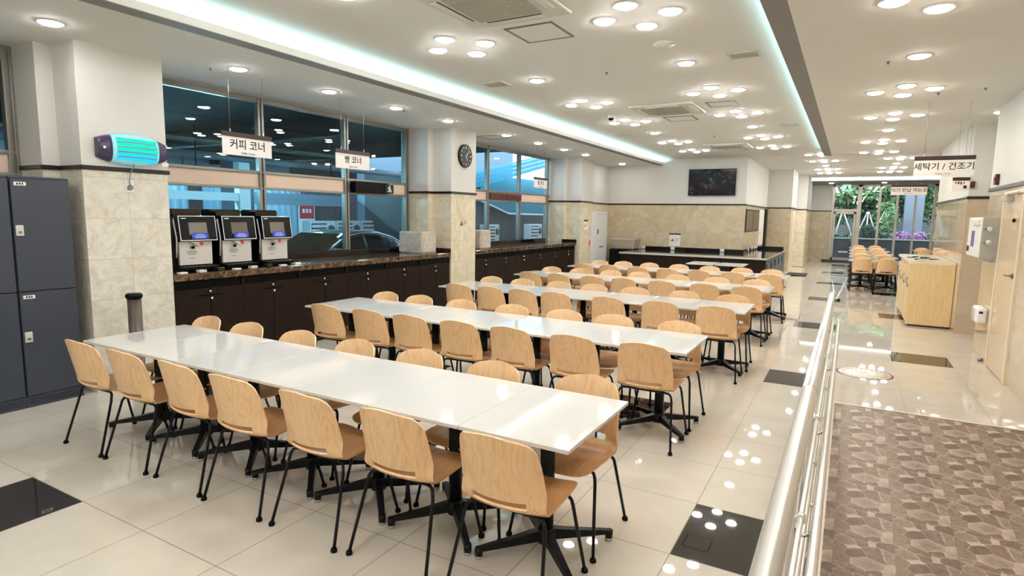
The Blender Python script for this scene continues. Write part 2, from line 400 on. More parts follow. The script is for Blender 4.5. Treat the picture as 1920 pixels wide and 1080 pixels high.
# ---------------------------------------------------------------- mesh helpers
class MB:
    def __init__(s): s.bm = bmesh.new()
    def box(s, x0, x1, y0, y1, z0, z1, bev=0.0, seg=2):
        r = bmesh.ops.create_cube(s.bm, size=1.0)
        vs = r['verts']
        for v in vs:
            v.co = Vector((x0+(v.co.x+.5)*(x1-x0), y0+(v.co.y+.5)*(y1-y0), z0+(v.co.z+.5)*(z1-z0)))
        if bev:
            es = list({e for v in vs for e in v.link_edges})
            bmesh.ops.bevel(s.bm, geom=es, offset=bev, segments=seg, affect='EDGES', profile=0.5)
        return s
    def cyl(s, p0, p1, r0, r1=None, n=14, caps=True):
        r1 = r0 if r1 is None else r1
        p0, p1 = Vector(p0), Vector(p1); d = (p1-p0); L = d.length; d.normalize()
        a = d.orthogonal().normalized(); b = d.cross(a)
        A = [s.bm.verts.new(p0+(a*math.cos(2*PI*i/n)+b*math.sin(2*PI*i/n))*r0) for i in range(n)]
        B = [s.bm.verts.new(p1+(a*math.cos(2*PI*i/n)+b*math.sin(2*PI*i/n))*r1) for i in range(n)]
        for i in range(n):
            f = s.bm.faces.new((A[i], A[(i+1) % n], B[(i+1) % n], B[i])); f.smooth = True
        if caps:
            s.bm.faces.new(A[::-1]); s.bm.faces.new(B)
        return s
    def tube(s, pts, r, n=10, caps=True):
        """round tube through points (parallel-transported ring); r number or list"""
        pts = [Vector(p) for p in pts]; rs = r if isinstance(r, (list, tuple)) else [r]*len(pts)
        rings = []; a = None
        for i, p in enumerate(pts):
            d = (pts[min(i+1, len(pts)-1)]-pts[max(i-1, 0)]).normalized()
            if a is None: a = d.orthogonal().normalized()
            else: a = (a-d*a.dot(d)).normalized()
            b = d.cross(a)
            rings.append([s.bm.verts.new(p+(a*math.cos(2*PI*k/n)+b*math.sin(2*PI*k/n))*rs[i]) for k in range(n)])
        for A, B in zip(rings, rings[1:]):
            for k in range(n):
                f = s.bm.faces.new((A[k], A[(k+1) % n], B[(k+1) % n], B[k])); f.smooth = True
        if caps: s.bm.faces.new(rings[0][::-1]); s.bm.faces.new(rings[-1])
        return s
    def lathe(s, prof, c=(0, 0, 0), n=24, cap=True):
        rings = [[s.bm.verts.new((c[0]+r*math.cos(2*PI*k/n), c[1]+r*math.sin(2*PI*k/n), c[2]+z)) for k in range(n)] for r, z in prof]
        for A, B in zip(rings, rings[1:]):
            for k in range(n):
                f = s.bm.faces.new((A[k], A[(k+1) % n], B[(k+1) % n], B[k])); f.smooth = True
        if cap: s.bm.faces.new(rings[0][::-1]); s.bm.faces.new(rings[-1])
        return s
    def prism(s, poly, axis, a, b):
        """poly: 2D points; extruded along axis from a to b"""
        def P(q, t):
            return {'x': (t, q[0], q[1]), 'y': (q[0], t, q[1]), 'z': (q[0], q[1], t)}[axis]
        A = [s.bm.verts.new(P(q, a)) for q in poly]; B = [s.bm.verts.new(P(q, b)) for q in poly]
        n = len(poly)
        s.bm.faces.new(A); s.bm.faces.new(B[::-1])
        for i in range(n): s.bm.faces.new((A[i], B[i], B[(i+1) % n], A[(i+1) % n]))
        return s
    def quad(s, *ps):
        s.bm.faces.new([s.bm.verts.new(p) for p in ps]); return s
    def build(s, name, m, parent=None, loc=None, rot=None, smooth_angle=None):
        bmesh.ops.recalc_face_normals(s.bm, faces=s.bm.faces[:])
        me = bpy.data.meshes.new(name); s.bm.to_mesh(me); s.bm.free()
        me.materials.append(M[m] if isinstance(m, str) else m)
        o = bpy.data.objects.new(name, me); COL.objects.link(o)
        if parent is not None: o.parent = parent
        if loc: o.location = loc
        if rot: o.rotation_euler = rot
        return o

def tag(o, label=None, cat=None, group=None, kind=None):
    if label: o['label'] = label
    if cat: o['category'] = cat
    if group: o['group'] = group
    if kind: o['kind'] = kind
    return o
def thing(name, label, cat, loc=(0, 0, 0), rz=0.0, group=None, kind=None):
    o = bpy.data.objects.new(name, None); o.empty_display_size = 0.1
    COL.objects.link(o); o.location = loc; o.rotation_euler = (0, 0, rz)
    return tag(o, label, cat, group, kind)
def struct(o, label=None, cat=None):
    o['kind'] = 'structure'
    if label: o['label'] = label
    if cat: o['category'] = cat
    return o
KIDS = {}
def kids(o):
    if o.name not in KIDS: KIDS[o.name] = [c for c in o.children]
    return KIDS[o.name]
def dup(o, parent=None):
    c = o.copy(); COL.objects.link(c); c.parent = parent
    for ch in kids(o): dup(ch, c)
    return c
ORD = ['first', 'second', 'third', 'fourth', 'fifth', 'sixth', 'seventh', 'eighth', 'ninth', 'tenth', 'eleventh', 'twelfth']

def text_mesh(txt, size, name, m, parent, loc, rot, extrude=0.0006, sx=1.0):
    cu = bpy.data.curves.new(name, 'FONT'); cu.body = txt; cu.size = size; cu.extrude = extrude
    cu.align_x = 'CENTER'; cu.align_y = 'CENTER'; cu.offset = size*0.012
    t = bpy.data.objects.new(name, cu); COL.objects.link(t)
    bpy.context.view_layer.update()
    me = bpy.data.meshes.new_from_object(t.evaluated_get(bpy.context.evaluated_depsgraph_get()))
    bpy.data.objects.remove(t); bpy.data.curves.remove(cu)
    me.name = name; me.materials.clear(); me.materials.append(M[m])
    o = bpy.data.objects.new(name, me); COL.objects.link(o)
    o.parent = parent; o.location = loc; o.rotation_euler = rot; o.scale = (sx, 1, 1)
    return o
# ================================================================ THE SETTING
Z1, Z2 = 3.22, 3.38          # low ceiling strips, raised centre
TR0, TR1 = 2.09, 2.13        # black moulding

def slab(name, boxes, m, kind='structure', parent=None, bev=0):
    b = MB()
    for q in boxes: b.box(*q, bev=bev)
    o = b.build(name, m, parent)
    if kind and parent is None: o['kind'] = kind
    return o

slab('floor', [(-7.1, 0, -4, 29.2, -0.05, 0), (0, 4.2, 6.33, 29.2, -0.05, 0)], 'floor')
SL = 0.155
rb = MB(); rb.prism([(6.33, 0), (-4, -10.33*SL), (-4, -10.33*SL-.05), (6.33, -.05)], 'x', 0.0, 1.58)
struct(rb.build('floor_ramp', 'ramp'))
slab('wall_ramp_side', [(-0.06, -0.002, -4, 6.33, -1.7, -0.05)], 'plaster')
slab('trim_ramp_edge', [(0, 1.58, 6.325, 6.35, -0.02, 0.002)], 'offwhite')

# ceilings
slab('ceiling_left', [(-7.1, -4.94, -4, 17.2, Z1, Z1+.02), (-5.25, -5.2, -4, 17.2, Z1+.02, Z2)], 'ceiling')
slab('trim_cove_left', [(-4.94, -4.772, -4, 17.2, Z1, Z1+.012)], 'lip')
slab('trim_cove_left_fascia', [(-4.80, -4.77, -4, 17.2, Z1+.006, Z1+.072)], 'ceiling')
slab('ceiling_centre', [(-5.25, 4.2, -4, 29.2, Z2, Z2+.05)], 'ceiling')
slab('ceiling_right', [(-0.484, 2.7, -4, 15.87, Z1, Z1+.02), (-0.2, -0.15, -4, 15.87, Z1+.02, Z2)], 'ceiling')
slab('trim_cove_right', [(-0.649, -0.484, -4, 15.87, Z1, Z1+.015), (-0.649, -0.62, -4, 15.87, Z1+.015, Z1+.07), (-0.649, 2.7, 15.85, 15.87, Z1, Z1+.07)], 'lip')
slab('ceiling_soffit', [(-2.0, 4.2, 27.0, 29.2, Z1, Z1+.02), (-2.0, 4.2, 27.7, 27.75, Z1+.02, Z2)], 'lip')
slab('trim_cove_far', [(-2.0, 4.2, 27.0, 27.03, Z1, Z1+.075)], 'lip')

def cladding(name, boxes, mlow, ztop=Z1, zb=0.0, mtop='plaster', trim=True):
    """a wall or pillar: stone below, black moulding, plaster above"""
    r = thing(name, None, None, kind='structure')
    lo, up, tr = MB(), MB(), MB()
    for (x0, x1, y0, y1) in boxes:
        lo.box(x0, x1, y0, y1, zb, 2.11); up.box(x0, x1, y0, y1, 2.11, ztop+.03)
        tr.box(x0-.018, x1+.018, y0-.018, y1+.018, TR0, TR1, bev=.006)
    lo.build('stone_cladding', mlow, r); up.build('plaster_face', mtop, r)
    if trim: tr.build('moulding', 'trim', r)
    return r
def pillar_boxes(yc): return [(-7.1, -6.5, yc-.53, yc+.53), (-6.52, -6.1, yc-.39, yc+.39)]
cladding('pillar_near', pillar_boxes(3.21), 'marble_pillar')
cladding('pillar_middle', pillar_boxes(8.965), 'marble_mid')
cladding('pillar_far', pillar_boxes(14.72), 'marble_mid')
cladding('wall_left', [(-7.1, -6.42, 15.2, 17.2)], 'marble_mid', Z1)
cladding('wall_back', [(-7.1, -2.5, 17.2, 22.1)], 'marble_far', Z2)
cladding('wall_alcove', [(-2.6, -1.74, 22.0, 22.5)], 'marble_far', Z2)
cladding('wall_far_left', [(-2.6, -1.72, 22.5, 23.6), (-2.6, -1.92, 23.6, 25.0), (-2.6, -1.46, 25.0, 27.6), (-2.6, -1.62, 27.6, 29.0)], 'marble_mid', Z2)
cladding('wall_end', [(-2.6, -0.74, 28.9, 29.2)], 'marble_far', Z1)
cladding('pillar_right', [(1.54, 2.6, 11.4, 15.05)], 'marble_right', Z1)
slab('wall_nook', [(2.6, 2.75, 9.9, 15.05, 0, Z1), (2.6, 4.2, 14.9, 15.05, 0, Z2), (1.75, 2.7, 9.86, 10.0, 0, Z1)], 'plaster')
cladding('wall_far_right', [(4.0, 4.2, 15.05, 29.2)], 'marble_right', Z2)
slab('wall_near', [(-7.1, 2.7, -4.15, -4.0, -1.8, Z2)], 'plaster')
# right-hand wall beside the ramp: polished panels, moulding, plaster
wr = thing('wall_right', None, None, kind='structure')
MB().box(1.58, 1.76, -4, 10.0, -1.8, 2.15).build('stone_cladding', 'marble_right', wr)
MB().box(1.58, 1.76, -4, 10.0, 2.15, Z1+.02).build('plaster_face', 'plaster', wr)
MB().box(1.555, 1.582, -4, 10.0, 2.135, 2.185, bev=.006).build('moulding', 'trim', wr)

# low wall under the window band
slab('wall_window_sill', [(-7.1, -6.93, -4, 17.2, 0, 1.0)], 'plaster')
def window(n, y0, y1, mull):
    r = thing('window_%d' % n, None, None, kind='structure')
    f = MB(); X0, X1 = -7.0, -6.93
    for z0, z1 in ((1.0, 1.075), (2.025, 2.06), (2.235, 2.27), (3.16, 3.22)): f.box(X0, X1, y0, y1, z0, z1, bev=.004)
    for y in mull:
        f.box(X0, X1+.012, y-.045, y-.012, 1.0, 3.22, bev=.004); f.box(X0, X1+.012, y+.012, y+.045, 1.0, 3.22, bev=.004); f.box(X0, X1-.02, y-.014, y+.014, 1.0, 3.22)
    f.build('window_frame', 'alu', r)
    MB().box(-6.985, -6.955, y0, y1, 2.06, 2.235).build('spandrel_panel', 'spandrel', r)
    e = [y0]+list(mull)+[y1]
    for a, b in zip(e, e[1:]):
        if b-a < .12: continue
        MB().quad((-6.97, a, 1.07), (-6.97, b, 1.07), (-6.97, b, 2.03), (-6.97, a, 2.03)).build('lower_pane', 'glass', r)
        MB().quad((-6.97, a, 2.265), (-6.97, b, 2.265), (-6.97, b, 3.165), (-6.97, a, 3.165)).build('upper_pane', 'glass', r)
window(1, -4.0, 2.68, (-3.0, -1.45, 0.1, 1.1, 2.64))
window(2, 3.74, 8.435, (3.83, 5.375, 6.92, 8.39))
window(3, 9.495, 14.19, (9.58, 11.12, 12.55, 14.06))

# glazed far wall with a door
fw = thing('window_4', None, None, kind='structure')
f = MB()
for x0, x1 in ((-.74, -.64), (0.96, 1.05), (1.58, 1.66), (2.2, 2.28), (2.83, 2.93), (3.45, 3.53), (3.92, 4.0)): f.box(x0, x1, 28.94, 29.06, 0, Z1, bev=.006)
f.box(.20, .36, 28.94, 29.06, 0, Z1, bev=.006)
f.box(-.74, 4.0, 28.94, 29.06, 3.13, Z1); f.box(.36, 4.0, 28.94, 29.06, 0, .09); f.box(-.64, .2, 28.94, 29.06, 2.1, 2.2)
f.build('window_frame', 'alu_light', fw)
xs = [.36, 1.0, 1.62, 2.24, 2.88, 3.49, 3.96]
for a, b in zip(xs, xs[1:]): MB().quad((a, 29, .09), (b, 29, .09), (b, 29, 3.13), (a, 29, 3.13)).build('pane', 'glass_far', fw)
MB().quad((-.64, 29, 2.2), (.2, 29, 2.2), (.2, 29, 3.13), (-.64, 29, 3.13)).build('transom_pane', 'glass_far', fw)
dr = thing('door_1', None, None, kind='structure')
d = MB()
d.box(-.635, -.56, 28.95, 29.02, .02, 2.09, bev=.005); d.box(.11, .195, 28.95, 29.02, .02, 2.09, bev=.005); d.box(-.635, .195, 28.95, 29.02, 2.0, 2.09); d.box(-.635, .195, 28.95, 29.02, .02, .14)
d.build('door_frame', 'alu_light', dr)
MB().quad((-.56, 28.99, .14), (.11, 28.99, .14), (.11, 28.99, 2.0), (-.56, 28.99, 2.0)).build('door_pane', 'glass_far', dr)
MB().tube([(.06, 28.9, .85), (.06, 28.9, 1.25)], .014).build('door_handle', 'steel', dr)
MB().box(-.36, .0, 28.955, 28.975, .36, .42, bev=.004).build('push_plate', 'white', dr)
# beige door in the right-hand wall
d2 = thing('door_2', None, None, kind='structure')
MB().box(1.568, 1.6, 8.09, 8.98, .01, 2.05, bev=.004).build('door_leaf', 'doorpanel', d2)
q = MB(); q.box(1.555, 1.6, 8.04, 8.085, 0, 2.09, bev=.006); q.box(1.555, 1.6, 8.985, 9.03, 0, 2.09, bev=.006); q.box(1.555, 1.6, 8.04, 9.03, 2.055, 2.095, bev=.006)
q.build('door_frame', 'doorframe', d2)
h = MB(); h.lathe([(.028, 0), (.028, .012)], n=18); h.cyl((0, 0, .01), (0, 0, .05), .011); h.tube([(0, 0, .045), (.02, 0, .052), (.12, 0, .052)], .010)
h.build('door_handle', 'steel_dark', d2, loc=(1.568, 8.19, 1.17), rot=Matrix(((0, 0, -1), (1, 0, 0), (0, -1, 0))).to_euler())
MB().box(1.50, 1.568, 8.55, 8.82, 1.98, 2.04, bev=.006).build('door_closer', 'alu_light', d2)
MB().tube([(1.52, 8.62, 2.05), (1.50, 8.42, 2.062), (1.54, 8.2, 2.066)], .008).build('closer_arm', 'alu_light', d2)
MB().cyl((1.53, 9.28, .02), (1.578, 9.28, .02), .018).build('door_stop', 'steel_dark', d2)
# service door and dark opening on the back block's side wall
d3 = thing('door_3', None, None, kind='structure')
MB().box(-2.515, -2.485, 20.3, 21.3, .9, 2.02, bev=.005).build('door_leaf', 'white', d3)
MB().box(-2.51, -2.46, 21.42, 21.98, 0, 2.06).build('dark_opening_fill', 'void', d3)  # black slab stands for the dark of the doorway
MB().box(-2.49, -2.47, 20.38, 20.44, 1.25, 1.32, bev=.004).build('door_latch', 'steel_dark', d3)
w5 = thing('window_5', None, None, kind='structure')
MB().box(-2.52, -2.485, 17.35, 20.0, 1.36, 2.0, bev=.006).build('window_frame', 'blackplastic', w5)
MB().box(-2.487, -2.48, 17.42, 18.65, 1.41, 1.95).build('pane', 'carglass', w5)
MB().box(-2.487, -2.48, 18.72, 19.93, 1.41, 1.95).build('pane', 'carglass', w5)
# plain doors in the stepped wall at the far left
for k, (x, y0, y1) in enumerate(((-1.925, 23.72, 24.85), (-1.462, 25.3, 26.2))):
    dd = thing('door_%d' % (4+k), None, None, kind='structure')
    MB().box(x-.01, x+.012, y0, y1, 0.01, 2.04, bev=.004).build('door_leaf', 'marble_mid', dd)
    MB().cyl((x, y0+.09, 1.02), (x+.06, y0+.09, 1.02), .03).build('door_handle', 'steel_dark', dd)

# ---------------------------------------------------------------- lamps and ceiling fittings
def make_downlight(m='lampdisc'):
    r = thing('ceiling_downlight', '-', 'ceiling light')
    MB().lathe([(.083, 0), (.098, -.001), (.1, -.007), (.084, -.009), (.083, 0)], n=28, cap=False).build('trim_ring', 'white', r)
    MB().lathe([(.083, -.004), (.078, -.013), (.062, -.021), (.035, -.026), (.001, -.028)], n=24, cap=True).build('diffuser', m, r)
    return r
DL = {m: make_downlight(m) for m in ('lampdisc', 'lampdisc_warm', 'lampdisc_far')}; DL_used = set()
def downlight(x, y, z, label, group):
    m = 'lampdisc_far' if y > 16.8 else 'lampdisc_warm' if x > -.4 else 'lampdisc'
    o = dup(DL[m]) if m in DL_used else DL[m]
    DL_used.add(m)
    o.location = (x, y, z-.001); tag(o, label, 'ceiling light', group)
SPOT = [('window side lamp', -.285, 0), ('near lamp', 0, -.28), ('far lamp', 0, .28), ('ramp side lamp', .28, 0)]
def diamond(col, x, y, z, nth):
    for nm, dx, dy in SPOT:
        downlight(x+dx, y+dy, z, 'round downlight, %s, %s diamond from the front, %s' % (col, nth, nm), 'downlights in the '+col)
for col, x, z, dia, sing in (
        ('window cove row', -3.46, Z2, (-2.9, 0.2, 3.2, 5.03, 8.33, 10.2, 13.27, 15.12), (-1.6, 1.6, 6.66, 11.71)),
        ('table row', -1.65, Z2, (-2.9, 0.2, 3.2, 4.93, 8.22, 10.07, 13.1, 14.97), (-1.6, 1.6, 6.61, 11.57)),
        ('aisle row', .43, Z1, (-2.9, 0.2, 3.3, 4.95, 8.25, 10.17, 13.29, 15.29), (-1.6, 1.6, 6.61, 11.66)),
        ('far row past the ceiling step', -.76, Z2, (17.07, 19.0, 22.12, 23.8), (20.59,)),
        ('far row over the small tables', 1.035, Z2, (18.76, 22.0, 23.73), (20.43,))):
    seen = [y for y in dia if y > 3.4]
    for k, y in enumerate(dia):
        nth = ORD[seen.index(y)] if y in seen else ('overhead' if y > 1 else 'unseen rearmost')  # rearmost lamps are added behind the viewer to brighten the near ceiling
        diamond(col, x, y, z, nth)
    ss = [y for y in sing if y > 4]
    for y in sing:
        nth = ORD[ss.index(y)] if y in ss else ('overhead' if y > 0 else 'unseen rearmost')
        downlight(x, y, z, 'round downlight standing alone, %s, %s single lamp from the front' % (col, nth), 'downlights in the '+col)
ll = (-2.0, -.2, 1.0, 2.49, 4.18, 5.44, 6.68, 7.94, 9.79, 11.1, 12.38, 13.63, 16.3)  # the ones beside and behind the viewer are added for more light
for y in ll:
    s = [q for q in ll if q > 2]
    downlight(-5.71, y, Z1, 'round downlight over the window counters, %s' % (ORD[s.index(y)]+' from the front' if y > 2 else 'out of sight beside the viewer'), 'downlights over the window counters')
for x, w in ((-.77, 'left'), (1.05, 'right')):
    downlight(x, 27.45, Z1, 'small downlight in the grey beam before the far windows, %s one' % w, 'downlights in the far beam')
downlight(1.66, 10.35, Z1, 'downlight at the ceiling corner past the end of the right wall', None)

def cove(name, label, box, m='cove'):
    tag(MB().box(*box).build(name, m), label, 'strip light', 'cove light strips')
cove('cove_light', 'long cyan white light strip in the ceiling cove by the windows', (-5.0, -4.94, -3.8, 17.1, Z1+.022, Z1+.05))
cove('cove_light', 'light strip in the ceiling cove above the aisle', (-.57, -.51, -3.8, 15.8, Z1+.022, Z1+.045), 'cove_aisle')
cove('cove_light', 'white light strip in the ceiling cove before the far windows', (-1.9, 4.0, 27.12, 27.24, Z1+.022, Z1+.06), 'cove_far')

def make_ac():
    r = thing('ceiling_air_conditioner', '-', 'air conditioner')
    b = MB(); b.box(-.47, .47, -.47, .47, -.028, 0, bev=.014, seg=3)
    b.build('panel', 'offwhite', r)
    g = MB(); g.box(-.29, .29, -.29, .29, -.036, -.027, bev=.012)
    for i in range(15):
        t = -.27+i*.0386
        g.box(t-.004, t+.004, -.28, .28, -.041, -.035); g.box(-.28, .28, t-.004, t+.004, -.041, -.035)
    g.build('intake_grille', 'grille', r)
    for k in range(4):
        a = k*PI/2
        l = MB(); l.box(-.25, .25, .345, .415, -.034, -.026, bev=.01)
        l.build('louver', 'white', r, rot=(0, 0, a))
        l = MB(); l.box(-.255, .255, .335, .347, -.031, -.0275)
        l.build('louver_slot', 'ink', r, rot=(0, 0, a))
    return r
AC = make_ac()
for k, (x, y) in enumerate(((-2.54, 4.11), (-2.54, 9.24), (-2.54, 14.4))):
    o = AC if k == 0 else dup(AC); o.location = (x, y, Z2)
    tag(o, ('big square ceiling cassette air conditioner nearest the front, cut by the picture edge', 'square ceiling air conditioner halfway down the room', 'square ceiling air conditioner farthest, before the television wall')[k], 'air conditioner', 'ceiling air conditioners')
def make_hatch():
    r = thing('ceiling_hatch', '-', 'access hatch')
    b = MB()
    for q in ((-.24, -.215, -.24, .24), (.215, .24, -.24, .24), (-.24, .24, -.24, -.215), (-.24, .24, .215, .24)): b.box(*q, -.006, 0)
    b.build('hatch_frame', 'grey', r)
    MB().box(-.214, .214, -.214, .214, -.004, 0).build('hatch_panel', 'ceiling', r)
    return r
HT = make_hatch()
for k, (x, y, z, lb) in enumerate(((-2.57, 4.98, Z2, 'square access hatch with grey rim beside the nearest air conditioner'), (-2.58, 10.2, Z2, 'square access hatch just past the middle air conditioner'),
        (-1.73, 9.16, Z2, 'square access hatch beside the middle air conditioner'), (-2.5, 15.1, Z2, 'square access hatch before the television wall'), (-6.1, 9.96, Z1, 'access hatch in the low ceiling by the middle pillar'))):
    o = HT if k == 0 else dup(HT); o.location = (x, y, z)
    if k in (2,): o.scale = (.85, .85, 1)
    tag(o, lb, 'access hatch', 'ceiling access hatches')
def make_vent():
    r = thing('ceiling_vent', '-', 'air vent')
    b = MB()
    for q in ((-.16, -.13, -.13, .13), (.13, .16, -.13, .13), (-.16, .16, -.13, -.1), (-.16, .16, .1, .13)): b.box(*q, -.012, 0, bev=.003)
    b.build('vent_frame', 'offwhite', r)
    for i in range(5):
        MB().box(-.13, .13, -.009, .009, -.010, -.004).build('vent_slat', 'offwhite', r, loc=(0, -.08+i*.04, -.002), rot=(.6, 0, 0))
    MB().box(-.13, .13, -.1, .1, -.003, 0).build('vent_backing', 'grille', r)
    return r
VT = make_vent()
for k, (x, y, lb) in enumerate(((-1.05, 6.54, 'white ceiling air vent nearest, by the cove above the aisle'), (-1.05, 11.62, 'white ceiling air vent farther along the aisle cove'),
        (-4.03, 6.63, 'ceiling air vent beside the glowing window cove, nearest one'), (-4.07, 11.74, 'ceiling air vent beside the glowing window cove, middle one'), (-4.13, 16.2, 'ceiling air vent beside the glowing window cove, farthest one'))):
    o = VT if k == 0 else dup(VT); o.location = (x, y, Z2); tag(o, lb, 'air vent', 'ceiling air vents')
b = MB(); b.lathe([(.001, -.035), (.05, -.034), (.055, -.02), (.10, -.018), (.105, 0)], n=28)
tag(b.build('smoke_detector', 'offwhite', loc=(-1.66, 5.8, Z2)), 'round white smoke detector on the ceiling near the front vent', 'smoke detector')
cm = thing('security_camera', 'small white dome security camera on the ceiling between the lamp diamonds', 'security camera', (-3.53, 9.45, Z2))
MB().lathe([(.06, 0), (.062, -.03), (.05, -.045)], n=20).build('camera_base', 'white', cm)
MB().lathe([(.045, -.045), (.04, -.07), (.02, -.085), (.002, -.088)], n=20).build('camera_dome', 'blackplastic', cm)
def make_sprinkler():
    r = thing('fire_sprinkler', '-', 'sprinkler')
    MB().lathe([(.035, 0), (.034, -.006)], n=16).build('rosette', 'grey', r)
    MB().lathe([(.01, -.006), (.01, -.03), (.02, -.034), (.018, -.038)], n=12).build('sprinkler_head', 'steel_dark', r)
    return r
SP = make_sprinkler()
for k, (x, y, z, lb) in enumerate(((-2.56, 6.66, Z2, 'fire sprinkler in the raised ceiling before the second lamp diamonds'), (.2, 6.75, Z1, 'fire sprinkler in the low ceiling over the aisle'), (.78, 8.6, Z1, 'fire sprinkler beside the right end of the second aisle diamond'),
        (1.2, 8.5, Z1, 'fire sprinkler in the low ceiling near the right wall'), (-5.98, 4.05, Z1, 'fire sprinkler near the first hanging sign wire'), (-5.75, 6.9, Z1, 'fire sprinkler over the coffee counter by the second sign'), (-2.5, 12.6, Z2, 'fire sprinkler before the farthest air conditioner'))):
    o = SP if k == 0 else dup(SP); o.location = (x, y, z); o.scale = (.55, .55, .6); tag(o, lb, 'sprinkler', 'ceiling fire sprinklers')
# ================================================================ CHAIRS AND TABLES
def shell_part(name, m, parent, vlo, vhi):
    """one piece of the bent plywood shell between profile stations vlo..vhi (seat or backrest)"""
    # profile: (y, z, half width) from seat front to top of back
    prof = [(.262, .428, .120), (.258, .434, .160), (.246, .441, .184), (.225, .447, .200), (.19, .450, .209), (.14, .4505, .214), (.08, .449, .216), (.02, .446, .217), (-.04, .443, .217),
            (-.09, .441, .217), (-.125, .443, .217), (-.15, .449, .216), (-.172, .461, .215), (-.188, .478, .214), (-.197, .495, .213), (-.2035, .512, .212), (-.212, .545, .211),
            (-.222, .59, .209), (-.233, .64, .206), (-.242, .685, .202), (-.249, .715, .198), (-.256, .747, .191), (-.2625, .775, .178), (-.267, .796, .158), (-.270, .811, .130), (-.272, .820, .092)]
    us = [-1, -.93, -.8, -.64, -.5, -.34, -.17, 0, .17, .34, .5, .64, .8, .93, 1]
    b = MB(); V = {}
    for j in range(vlo, vhi+1):
        y, z, w = prof[j]
        nseat = max(0.0, min(1.0, (j-9)/7.0))
        for i, u in enumerate(us):
            x = u*w
            dy = .072*((abs(x)/.205)**2.2)*nseat; dz = .012*(u*u)*(1-nseat)
            if j >= 22: dz -= .010*(u*u)*(j-21)/4
            V[i, j] = b.bm.verts.new((x, y+dy, z+dz))
    for j in range(vlo, vhi):
        for i in range(len(us)-1):
            if j in (13, 14) and 3 <= i <= 10: continue      # hand slot
            f = b.bm.faces.new((V[i, j], V[i+1, j], V[i+1, j+1], V[i, j+1])); f.smooth = True
    bmesh.ops.recalc_face_normals(b.bm, faces=b.bm.faces[:])
    # make all normals point towards the sitter before thickening
    f0 = b.bm.faces[:][0]
    n = f0.normal
    want = Vector((0, .5, 1))
    if n.dot(want) < 0: bmesh.ops.reverse_faces(b.bm, faces=b.bm.faces[:])
    bmesh.ops.solidify(b.bm, geom=b.bm.faces[:], thickness=.0105)
    for f in b.bm.faces: f.smooth = True
    me = bpy.data.meshes.new(name); bmesh.ops.recalc_face_normals(b.bm, faces=b.bm.faces[:]); b.bm.to_mesh(me); b.bm.free()
    try: me.set_sharp_from_angle(angle=math.radians(50))
    except Exception: pass
    me.materials.append(M[m]); o = bpy.data.objects.new(name, me); COL.objects.link(o); o.parent = parent
    return o

def make_chair():
    r = thing('shell_chair', '-', 'chair')
    shell_part('seat', 'wood_seat_shaded', r, 0, 12)
    shell_part('backrest', 'wood', r, 12, 25)
    for sy, yb, zb in ((1, .135, .430), (-1, -.115, .4235)):
        MB().tube([(-.165, yb, zb-.004), (-.15, yb, zb), (.15, yb, zb), (.165, yb, zb-.004)], .0085).build('seat_frame', 'black', r)
        for sx in (-1, 1):
            p = [(sx*.150, yb, zb), (sx*.176, yb+sy*.004, zb-.001), (sx*.194, yb+sy*.010, zb-.010), (sx*.204, yb+sy*.018, zb-.028), (sx*.209, yb+sy*.024, zb-.055), (sx*.245, sy*.245, .012)]
            leg = MB().tube(p, .0088).build('leg', 'black', r)
            MB().lathe([(.012, .022), (.0165, .016), (.018, .003), (.016, 0)], (sx*.245, sy*.245, 0), 14).build('foot_cap', 'blackplastic', leg)
    return r
CH = make_chair(); CH_used = False
def chair(x, y, rz, label, group):
    global CH_used
    o = dup(CH) if CH_used else CH
    CH_used = True
    o.location = (x, y, 0); o.rotation_euler = (0, 0, rz); tag(o, label, 'chair', group)

TW, TD, TH = .577, .80, .74
def make_table():
    r = thing('cafe_table', '-', 'table')
    MB().box(-TW/2+.0007, TW/2-.0007, -TD/2, TD/2, TH-.020, TH, bev=.0035, seg=3).build('tabletop', 'table', r)
    b = MB(); b.box(-.035, .035, -.26, .26, TH-.034, TH-.0205, bev=.003); b.box(-.2, .2, -.035, .035, TH-.034, TH-.0205, bev=.003)
    b.build('mounting_plate', 'black', r)
    MB().cyl((0, 0, .075), (0, 0, TH-.03), .038, n=24).build('column', 'black', r)
    MB().lathe([(.046, .045), (.05, .06), (.048, .115), (.040, .125)], n=24).build('hub', 'black', r)
    for k in range(4):
        a = PI/4+k*PI/2
        c, s = math.cos(a), math.sin(a); L = .372
        m = MB()
        bm = m.bm
        secs = [(.035, .026, .062, .118), (.18, .022, .052, .090), (.32, .019, .044, .068), (L, .017, .040, .058)]
        rings = []
        for d, hw, z0, z1 in secs:
            rings.append([bm.verts.new((c*d-s*w, s*d+c*w, z)) for w, z in ((-hw, z0), (hw, z0), (hw*.8, z1), (-hw*.8, z1))])
        for A, B in zip(rings, rings[1:]):
            for i in range(4): bm.faces.new((A[i], A[(i+1) % 4], B[(i+1) % 4], B[i]))
        bm.faces.new(rings[0]); bm.faces.new(rings[-1][::-1])
        m.cyl((c*(L-.012), s*(L-.012), .018), (c*(L-.012), s*(L-.012), .058), .021, n=14)
        arm = m.build('base_arm', 'black', r)
        MB().lathe([(.018, .02), (.021, .012), (.021, .004), (.018, 0)], (c*(L-.012), s*(L-.012), 0), 14).build('glide', 'glide', arm)
    return r
TB = make_table(); TB_used = False
def table(x, y, label, group):
    global TB_used
    o = dup(TB) if TB_used else TB
    TB_used = True
    o.location = (x, y, 0); tag(o, label, 'table', group)

